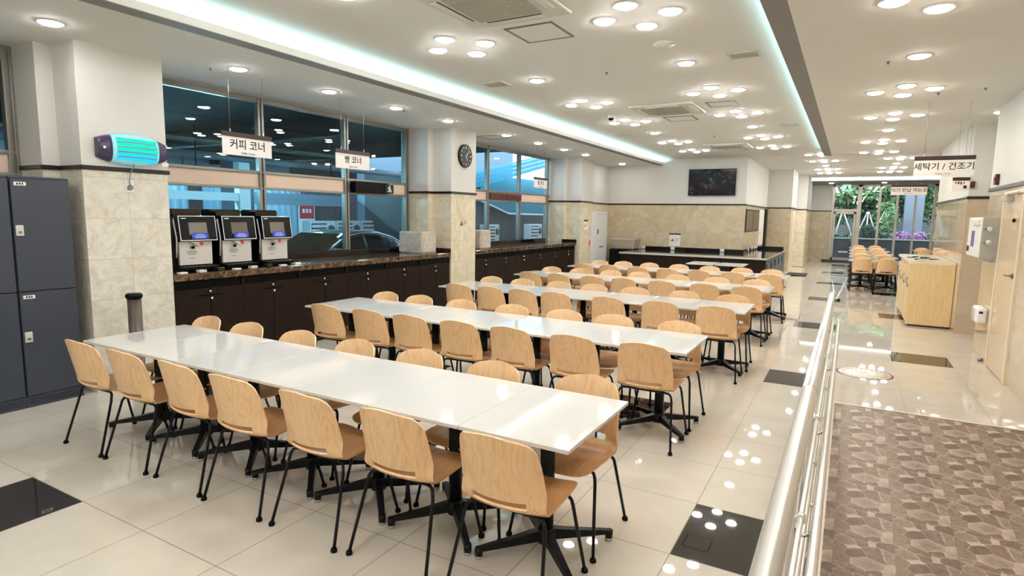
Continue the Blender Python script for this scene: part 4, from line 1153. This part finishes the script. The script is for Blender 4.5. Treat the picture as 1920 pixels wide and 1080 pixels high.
# ================================================================ HANDRAIL AT THE RAMP
def rail():
    r = thing('guard_rail', 'long stainless steel guard rail beside the ramp', 'guard rail', (0, 0, 0))
    for (y0, y1) in ((-2.5, 2.955), (2.965, 6.98)):
        MB().tube([(-.105, y0, .96), (-.105, y1, .96)], .032, 28).build('top_rail', 'steel', r)
    MB().cyl((-.105, 2.945, .96), (-.105, 2.975, .96), .0315, n=28).build('rail_joint', 'steel_dark', r)
    MB().lathe([(.032, 0), (.028, .012), (.001, .02)], n=24).build('rail_end_cap', 'steel', r, loc=(-.105, 6.98, .96), rot=(-PI/2, 0, 0))
    for z in (.74, .50, .27):
        MB().tube([(-.070, -2.5, z), (-.070, 6.9, z)], .0095, 14).build('lower_rod', 'steel', r)
    for y in (-1.4, -.2, .98, 2.13, 3.29, 4.85, 6.80):
        p = MB(); p.cyl((-.105, y, 0), (-.105, y, .94), .019, n=18); po = p.build('post', 'steel', r)
        MB().lathe([(.045, 0), (.045, .006), (.03, .016), (.02, .018)], n=24).build('base_flange', 'steel', po, loc=(-.105, y, 0))
        for z in (.74, .50, .27):
            c = MB(); c.cyl((-.070, y-.016, z), (-.070, y+.016, z), .0165, n=18); c.cyl((-.105, y, z), (-.070, y, z), .009, n=12)
            c.build('rod_clamp', 'steel', po)
    return r
rail()
hr = thing('handrail', 'slimmer steel handrail on the ramp side of the guard rail', 'handrail', (0, 0, 0))
MB().tube([(-.024, -2.5, .70), (-.024, 6.95, .70)], .0165, 22).build('grip_tube', 'steel', hr)
MB().lathe([(.0165, 0), (.014, .008), (.001, .012)], n=20).build('end_cap', 'steel', hr, loc=(-.024, 6.95, .70), rot=(-PI/2, 0, 0))
for y in (-1.4, -.2, .98, 2.25, 3.42, 4.95, 6.72):
    MB().tube([(-.105, y, .62), (-.06, y, .62), (-.03, y, .64), (-.024, y, .685)], .006, 10).build('bracket', 'steel_dark', hr)

# ================================================================ FLOOR EMBLEM
fl = thing('floor_emblem', 'round white floor sticker with dark ring past the end of the ramp', 'floor sticker', (.27, 7.76, .0))
MB().lathe([(.285, 0), (.285, .0012), (.001, .0012)], n=48).build('ring', 'maroon', fl)
MB().lathe([(.268, .0012), (.268, .0018), (.001, .0018)], n=48).build('disc', 'paper_r', fl)
m = MB()
for i in range(26):
    a = 2*PI*i/26
    c, s = math.cos(a), math.sin(a)
    m.prism([(c*.20-s*.014, s*.20+c*.014), (c*.235-s*.014, s*.235+c*.014), (c*.235+s*.014, s*.235-c*.014), (c*.20+s*.014, s*.20-c*.014)], 'z', .0018, .0022)
m.build('lettering', 'paper_edge', fl)
m = MB()
for i in range(8):
    a = 2*PI*i/8; c, s = math.cos(a), math.sin(a)
    m.prism([(c*.02-s*.02, s*.02+c*.02), (c*.15, s*.15), (c*.02+s*.02, s*.02-c*.02)], 'z', .0018, .0022)
m.build('logo', 'wrap_grey', fl)

# ================================================================ EXIT SIGNS
ex = thing('exit_sign', 'green figure exit sign on the window band, long black box for a dark reflection', 'exit sign', (-6.93, 7.44, 2.135), PI/2)
MB().box(-.45, .33, -.12, -.0, -.085, .09, bev=.01).build('box', 'blackplastic', ex)  # black box put in for a dark reflection of pillar and moulding
g = MB().box(.24, .44, -.13, -.0, -.075, .075, bev=.006).build('sign_face', 'exit_dark', ex)
m = MB(); m.cyl((.335, -.134, .045), (.335, -.13, .045), .014, n=14)
m.prism([(.32, .03), (.35, .03), (.36, -.01), (.39, -.045), (.375, -.055), (.34, -.02), (.315, -.05), (.285, -.045), (.285, -.03), (.31, -.03), (.322, 0)], 'y', -.134, -.13)
m.prism([(.32, .028), (.29, .018), (.285, -.002), (.297, -.002), (.302, .01), (.325, .016)], 'y', -.134, -.13)
m.build('running_figure', 'white', g)
pn = thing('maroon_panel', 'dark maroon panel on the window band past the clock pillar', 'panel', (-6.93, 11.9, 2.145), PI/2)
MB().box(-.72, .70, -.03, 0, -.07, .07, bev=.004).build('panel_body', 'maroon', pn)
MB().box(-.02, .0, -.034, -.03, -.07, .07).build('panel_joint', 'brown', pn)
e2 = thing('exit_sign', 'pale lit exit sign hanging before the glass door', 'exit sign', (-.22, 28.4, 3.06), 0)
MB().box(-.16, .16, -.03, .03, -.14, .14, bev=.006).build('box', 'white', e2)
f2 = MB().box(-.15, .15, -.034, -.03, -.13, .13).build('lit_face', 'green_exit', e2)
m = MB(); m.cyl((.01, -.037, .075), (.01, -.034, .075), .022, n=12)
m.prism([(-.015, .05), (.035, .05), (.05, -.02), (.10, -.08), (.075, -.095), (.02, -.035), (-.02, -.085), (-.07, -.08), (-.07, -.055), (-.03, -.05), (-.01, 0)], 'y', -.037, -.034)
m.build('running_figure', 'exit_dark', f2)
MB().cyl((0, 0, .14), (0, 0, .17), .01).build('hanger', 'steel_dark', e2)
# ================================================================ COVERED YARD OUTSIDE THE LEFT WINDOWS
slab('yard_ground', [(-17, -7.1, -6, 26, -.25, -.12)], 'asphalt')
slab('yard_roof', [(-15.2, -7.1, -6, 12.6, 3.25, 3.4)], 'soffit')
slab('yard_wall', [(-17, -16.8, -6, 26, -.2, 5.2), (-17, -7.1, -6.2, -6, -.2, 3.4), (-15.2, -15.0, -6, 12.6, 2.55, 3.4)], 'dullsheet')
slab('yard_beam', [(-13.1, -12.9, 4.5, 9.32, 1.97, 2.16), (-13.1, -12.9, 9.35, 9.65, -.12, 3.25)], 'yardwhite')
slab('yard_fascia', [(-13.1, -12.95, 9.9, 13.0, 1.9, 2.2)], 'corrugated')
def corrugated(name, label, x, y0, y1, z0, z1, m='corrugated'):
    b = MB(); n = int((y1-y0)/.055); A = []; 
    for i in range(n+1):
        y = y0+(y1-y0)*i/n; dx = (.0, .0, .03, .03)[i % 4]
        A.append((b.bm.verts.new((x+dx, y, z0)), b.bm.verts.new((x+dx, y, z1)), b.bm.verts.new((x+dx-.012, y, z0)), b.bm.verts.new((x+dx-.012, y, z1))))
    for p, q in zip(A, A[1:]):
        b.bm.faces.new((p[0], q[0], q[1], p[1])); b.bm.faces.new((p[2], p[3], q[3], q[2]))
    return tag(b.build(name, m), label, 'fence')
corrugated('corrugated_fence', 'blue grey corrugated fence behind the cars outside the windows', -14.9, -5, 9.3, -.12, 2.55)
corrugated('corrugated_fence', 'corrugated blue fence past the white column outside', -14.9, 9.7, 12.9, -.12, 2.55)
corrugated('corrugated_fence', 'grey corrugated fence behind the outdoor air conditioner units', -14.95, 13.0, 20, -.12, 2.5, 'dullsheet')
slab('yard_dark_screen', [(-15.5, -15.3, 12.6, 21, -.12, 5.6)], 'soffit')  # dark wall added to keep the upper panes black
slab('yard_pillar', [(-14.2, -13.7, 9.75, 10.35, -.12, 3.25)], 'dullsheet')
for k, (x, y, z) in enumerate(((-10.3, 3.4, 2.38), (-10.3, 6.6, 2.38), (-10.3, 9.8, 2.38), (-13.45, 5.6, 2.5), (-13.45, 8.3, 2.5), (-13.45, 11.4, 2.5))):  # unseen lamps added to light the yard, tucked behind the window band
    r = thing('added_yard_lamp', 'unseen yard tube lamp added to light the yard outside, %s of the %s row' % (ORD[k % 3], 'nearer' if k < 3 else 'fence side'), 'lamp', (x, y, z), 0, 'added yard lamps')
    MB().box(-.12, .12, -.62, .62, .03, .07).build('lamp_housing', 'yardwhite', r)
    MB().cyl((0, -.6, .0), (0, .6, .0), .018, n=12).build('tube', 'yardtube', r)
    MB().cyl((0, 0, .07), (0, 0, 3.25-z), .012).build('hanger_rod', 'black', r)
tag(MB().tube([(-10.5, -5, 2.75), (-10.5, 12.4, 2.75)], .07, 14).build('roof_pipe', 'corrugated'), 'pale blue pipe running under the yard roof outside', 'pipe')
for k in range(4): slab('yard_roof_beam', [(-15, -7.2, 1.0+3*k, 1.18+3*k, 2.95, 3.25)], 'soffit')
nb = thing('notice_board', 'red and white notice board on the yard fence outside', 'notice board', (-14.75, 13.0, 1.62), PI/2)
MB().box(-.32, .32, -.02, 0, -.55, .45).build('board', 'yardwhite', nb)
MB().box(-.28, .28, -.026, -.02, -.1, .4).build('red_field', 'redpaint', nb)
m = MB()
for i in range(3): m.box(-.18+i*.13, -.09+i*.13, -.029, -.026, .08, .2)
m.build('white_marks', 'white', nb)

def make_outdoor_unit():
    r = thing('outdoor_air_unit', '-', 'outdoor unit')
    MB().box(-.3, 0, -.44, .44, .0, .72, bev=.015).build('casing', 'yardwhite', r)
    MB().box(-.001, .006, -.40, .12, .06, .66, bev=.004).build('louver_recess', 'dullsheet', r)
    for i in range(5):
        MB().box(.0, .045, -.40, .12, .085+i*.115, .155+i*.115, bev=.01).build('louver', 'yardwhite', r)
    MB().lathe([(.12, 0), (.13, .01), (.05, .015), (.001, .015)], n=20).build('fan_guard', 'dullsheet', r, loc=(0, .28, .48), rot=(0, PI/2, 0))
    MB().box(-.28, -.04, -.42, .42, -.9, 0).build('stand', 'dullsheet', r)
    return r
OU = make_outdoor_unit()
for k, (x, y, z) in enumerate(((-12.2, 11.3, .92), (-12.2, 12.25, .92), (-12.2, 13.2, .92), (-12.2, 14.15, .92))):
    o = OU if k == 0 else dup(OU); o.location = (x, y, z-.14)
    tag(o, 'white louvred outdoor air conditioner unit behind the dark car, %s from the left' % ORD[k], 'outdoor unit', 'outdoor units behind the dark car')
for k, (x, y, z, s, lb) in enumerate(((-9.0, 14.75, 1.12, .8, 'pale outdoor unit outside the far windows, beside the clock pillar'), (-9.0, 17.5, 1.05, .9, 'pale outdoor unit outside the far windows, right one'))):
    o = dup(OU); o.location = (x, y, z-.25); o.scale = (s, s, s); tag(o, lb, 'outdoor unit', 'outdoor units outside the far windows')

def make_car(paint, label, loc, rz):
    """saloon car, nose towards local -y; profile lofted across the width"""
    r = thing('car', label, 'car', loc, rz)
    W = .9
    def loft(prof_fn, stations, name, m, close=True):
        b = MB(); rings = []
        for t in stations:
            rings.append([b.bm.verts.new(p) for p in prof_fn(t)])
        n = len(rings[0])
        for A, B in zip(rings, rings[1:]):
            for k in range(n):
                f = b.bm.faces.new((A[k], A[(k+1) % n], B[(k+1) % n], B[k])); f.smooth = True
        b.bm.faces.new(rings[0][::-1]); b.bm.faces.new(rings[-1])
        return b.build(name, m, r)
    body = [(-2.3, .35, .45, .70), (-2.22, .25, .68, .80), (-1.6, .22, .84, .88), (-.9, .22, .93, .90), (0, .22, .96, .90), (1.0, .22, .98, .90), (1.9, .24, 1.0, .88), (2.25, .3, .95, .82), (2.35, .4, .7, .74)]
    def bp(s):
        y, z0, z1, w = s
        return [(-w*.9, y, z0), (w*.9, y, z0), (w, y, (z0+z1)*.5), (w*.97, y, z1-.08), (w*.86, y, z1), (-w*.86, y, z1), (-w*.97, y, z1-.08), (-w, y, (z0+z1)*.5)]
    loft(bp, body, 'body', paint)
    cab = [(-1.02, .94, .95, .80, .79), (-.55, .94, 1.20, .80, .70), (-.12, .94, 1.40, .80, .62), (.3, .94, 1.46, .80, .60), (.85, .94, 1.46, .80, .60), (1.35, .94, 1.36, .80, .62), (1.75, .94, 1.18, .80, .68), (2.08, .95, .98, .78, .76)]
    def cp(s):
        y, z0, z1, w0, w1 = s
        return [(-w0, y, z0), (w0, y, z0), (w1, y, z1-.03), (w1*.9, y, z1), (-w1*.9, y, z1), (-w1, y, z1-.03)]
    loft(cp, cab, 'cabin', paint)
    # glass follows the cabin sides
    def side(s, ys, name, m, inset=.012):
        b = MB(); lo, hi = [], []
        for y in ys:
            for a, c in zip(cab, cab[1:]):
                if a[0] <= y <= c[0]:
                    t = (y-a[0])/(c[0]-a[0]); z1 = a[2]+(c[2]-a[2])*t; w1 = a[4]+(c[4]-a[4])*t; w0 = .80
                    def at(z): q = (z-.94)/max(.001, (z1-.03-.94)); return w0+(w1-w0)*q+inset
                    zt = max(1.0, z1-.10)
                    lo.append(b.bm.verts.new((s*at(.99), y, .99))); hi.append(b.bm.verts.new((s*at(zt), y, zt))); break
        for i in range(len(lo)-1): b.bm.faces.new((lo[i], lo[i+1], hi[i+1], hi[i]))
        bmesh.ops.solidify(b.bm, geom=b.bm.faces[:], thickness=.006)
        return b.build(name, m, r)
    for s in (-1, 1):
        side(s, (-.72, -.5, -.3, -.12, .1, .38), 'front_window', 'carglass'); side(s, (.46, .7, .95, 1.2, 1.4), 'rear_window', 'carglass')
        MB().tube([(s*.815, -.9, 1.0), (s*.745, -.55, 1.17), (s*.665, -.1, 1.36), (s*.64, .3, 1.41), (s*.64, .85, 1.41), (s*.66, 1.3, 1.31), (s*.73, 1.6, 1.16)], .02, 8).build('window_trim', 'chrome', r)
        MB().box(*sorted((s*.83, s*1.02)), -.75, -.58, 1.0, 1.13, bev=.03).build('wing_mirror', paint, r)
        for y in (-1.45, 1.45):
            wh = MB().cyl((s*.68, y, .32), (s*.9, y, .32), .32, n=28).build('wheel', 'rubber', r)
            MB().cyl((s*.9, y, .32), (s*.91, y, .32), .2, n=20).build('hub_cap', 'silver', wh)
        MB().box(*sorted((s*.45, s*.8)), -2.29, -2.2, .58, .70, bev=.02).build('headlamp', 'white', r)
    b = MB(); b.quad((-.72, -.98, .985), (.72, -.98, .985), (.60, -.2, 1.385), (-.60, -.2, 1.385))
    bmesh.ops.solidify(b.bm, geom=b.bm.faces[:], thickness=-.02)
    for v in b.bm.verts: v.co += Vector((0, -.02, .02))
    b.build('windscreen', 'windscreen', r)
    return r
make_car('carpaint', 'dark saloon car parked outside the windows', (-9.95, 9.35, -.12), 0)
make_car('carpaint2', 'pale blue car partly hidden behind the coffee machines outside', (-12.1, 6.9, -.12), PI)

# translucent cyan awnings and grey wall beyond the far windows
def awning(name, label, pts, thick, m='poly'):
    """ribbed sheet along a sloped strip: pts = lower edge start/end, upper edge start/end (y, z), all at one x range"""
    (x0, x1, ya, za, yb, zb, h) = pts
    r = thing(name, label, 'awning')
    n = 7
    for i in range(n):
        a, c = i/n*h, (i+.86)/n*h
        b = MB(); dx = .02*(i % 2)
        b.prism([(ya, za+a), (yb, zb+a), (yb, zb+c), (ya, za+c)], 'x', x0+dx, x0+dx+thick)
        b.build('ribbed_sheet', m, r)
    return r
awning('sloped_awning', 'bright cyan ribbed awning side rising to the right outside the far windows', (-9.0, 0, 12.9, 2.28, 18.6, 3.44, .44), .03)
r = thing('eave_awning', 'cyan translucent eave seen through the lower far windows', 'awning')
b = MB(); b.prism([(14.6, 2.14), (16.15, 1.80), (19.0, 1.78), (19.0, 2.9), (14.6, 2.9)], 'x', -9.35, -9.32); b.build('eave_sheet', 'poly', r)
b = MB(); b.tube([(-9.3, 14.6, 2.12), (-9.3, 16.15, 1.77), (-9.3, 19, 1.75)], .03, 8); b.build('eave_rail', 'yardwhite', r)
slab('yard_shed', [(-12.5, -9.6, 13.2, 20.5, -.12, 2.9)], 'dullsheet')
slab('yard_shed_wall', [(-12.8, -12.5, 13.2, 22, -.12, 4.6)], 'corrugated')

# ================================================================ GARDEN BEYOND THE FAR WINDOWS
slab('garden_ground', [(-12, 16, 29.2, 52, -.12, -.06)], 'asphalt')
slab('garden_planter_wall', [(-10, 14, 31.6, 31.8, -.06, .88)], 'planter')
slab('garden_planter_cap', [(-10, 14, 31.55, 31.85, .88, .93)], 'planter_cap')
slab('garden_soil', [(-10, 14, 31.8, 50, .5, .82)], 'bark')
slab('garden_column', [(2.12, 2.85, 32.55, 33.05, .5, 4.6)], 'concrete')
slab('garden_building', [(-6, 9, 50, 50.5, 0, 4.0)], 'dullsheet')
rl = random.Random(11)
def leaf_cloud(name, m, blobs, n, size, parent=None, loc=None):
    b = MB(); bm = b.bm
    tot = sum(q[3]*q[4]*q[5] for q in blobs)
    for (cx, cy, cz, rx, ry, rz) in blobs:
        for _ in range(int(n*rx*ry*rz/tot)):
            while True:
                v = Vector((rl.uniform(-1, 1), rl.uniform(-1, 1), rl.uniform(-1, 1)))
                if .35 < v.length < 1: break
            p = Vector((cx+v.x*rx, cy+v.y*ry, cz+v.z*rz))
            d = Vector((rl.uniform(-1, 1), rl.uniform(-1, 1), rl.uniform(-.8, .5))).normalized(); u = d.orthogonal().normalized()
            s = size*rl.uniform(.6, 1.35); t = u*s*.32; k = d*s
            w = Vector((0, 0, -.12*s))
            vs = [bm.verts.new(p), bm.verts.new(p+k*.5+t), bm.verts.new(p+k+w), bm.verts.new(p+k*.5-t)]
            bm.faces.new(vs)
    return b.build(name, m, parent, loc)
def tree(label, x, y, h, spread, m, n, seed):
    rl.seed(seed)
    r = thing('tree', label, 'tree', (x, y, .8), 0, 'trees beyond the far windows')
    t = MB(); t.tube([(0, 0, 0), (.05, .03, h*.3), (-.03, .05, h*.6), (.02, 0, h*.85)], [.09, .07, .05, .02], 9)
    for k in range(6):
        a = k*1.1+seed; z = h*(.35+.08*k)
        t.tube([(0, 0, z), (math.cos(a)*spread*.45, math.sin(a)*spread*.45, z+h*.14), (math.cos(a)*spread*.8, math.sin(a)*spread*.8, z+h*.2)], [.035, .022, .008], 6)
    t.build('trunk', 'bark', r)
    bl = []
    for k in range(9):
        a = rl.uniform(0, 6.28); q = rl.uniform(.1, .75)*spread
        bl.append((math.cos(a)*q, math.sin(a)*q, h*rl.uniform(.35, 1.0), spread*.5, spread*.5, spread*.38))
    leaf_cloud('crown', m, bl, n, .2, r)
    return r
for k, (x, y, h, s, m, lb) in enumerate(((-1.4, 34.0, 3.2, 1.5, 'leafC', 'light green tree behind the glass door'), (.55, 34.6, 3.4, 1.5, 'leafA', 'green tree behind the first panes past the door'), (1.2, 34.0, 2.8, .8, 'leafC', 'slender bright tree in the middle of the far windows'),
        (3.7, 34.6, 3.4, 1.3, 'leafC', 'bright tree at the right end of the far windows'), (-3.2, 37, 4.4, 2.2, 'leafB', 'dark tree deep in the garden, far left'), (0.2, 38, 4.6, 2.4, 'leafB', 'dark tree deep in the garden behind the staked trees'),
        (2.8, 38.5, 4.6, 2.4, 'leafB', 'dark tree deep in the garden behind the concrete column'), (6.0, 37.5, 4.6, 2.4, 'leafA', 'tree deep in the garden, far right'), (1.5, 42, 5.2, 3.0, 'leafA', 'tall tree against the garden building'), (-2.0, 42, 5.4, 3.0, 'leafA', 'tall tree against the garden building, left'))):
    tree(lb, x, y, h, s, m, 5200, 20+k)
for k, (x, y, m, sx, sz, lb) in enumerate(((-.5, 32.2, 'leafA', .62, .2, 'low green plants in the planter behind the glass door'), (.75, 32.4, 'leafB', .35, .42, 'rounded green shrub behind the first panes past the door'), (1.45, 32.3, 'leafA', .32, .36, 'rounded shrub before the slender tree'),
        (2.0, 32.2, 'flower', .5, .26, 'magenta flowering shrub before the concrete column'), (2.75, 32.2, 'flower', .36, .26, 'magenta flowering shrub right of the concrete column'), (3.2, 32.2, 'leafC', .35, .24, 'yellow green shrub at the right of the flowers'), (1.6, 32.75, 'leafC', .38, .9, 'tall yellow green shrub left of the concrete column'))):
    rl.seed(60+k)
    r = thing('shrub', lb, 'shrub', (x, y, .8), 0, 'shrubs in the planter')
    leaf_cloud('foliage', m, [(0, 0, sz*.8, sx, .3, sz)], 900, .09, r)
    t = MB()
    for q in range(5): t.tube([(q*.02-.04, 0, 0), (math.cos(q*1.3)*sx*.6, math.sin(q*1.3)*.2, sz)], [.012, .005], 6)
    t.build('stem', 'bark', r)
for k, (x, y) in enumerate(((-.35, 33.2), (.72, 33.3), (1.42, 33.35))):
    r = thing('tree_prop', 'white tripod prop of a young tree beyond the far windows, %s from the left' % ORD[k], 'tree prop', (x, y, .8), 0, 'tree props beyond the far windows')
    for i in range(3):
        a = i*2.094+.5*k
        MB().tube([(math.cos(a)*.55, math.sin(a)*.4, 0), (math.cos(a)*.03, math.sin(a)*.03, 1.35)], .032, 10).build('stake', 'stake', r)
    MB().cyl((0, 0, 1.18), (0, 0, 1.26), .07, n=14).build('binding', 'bark', r)
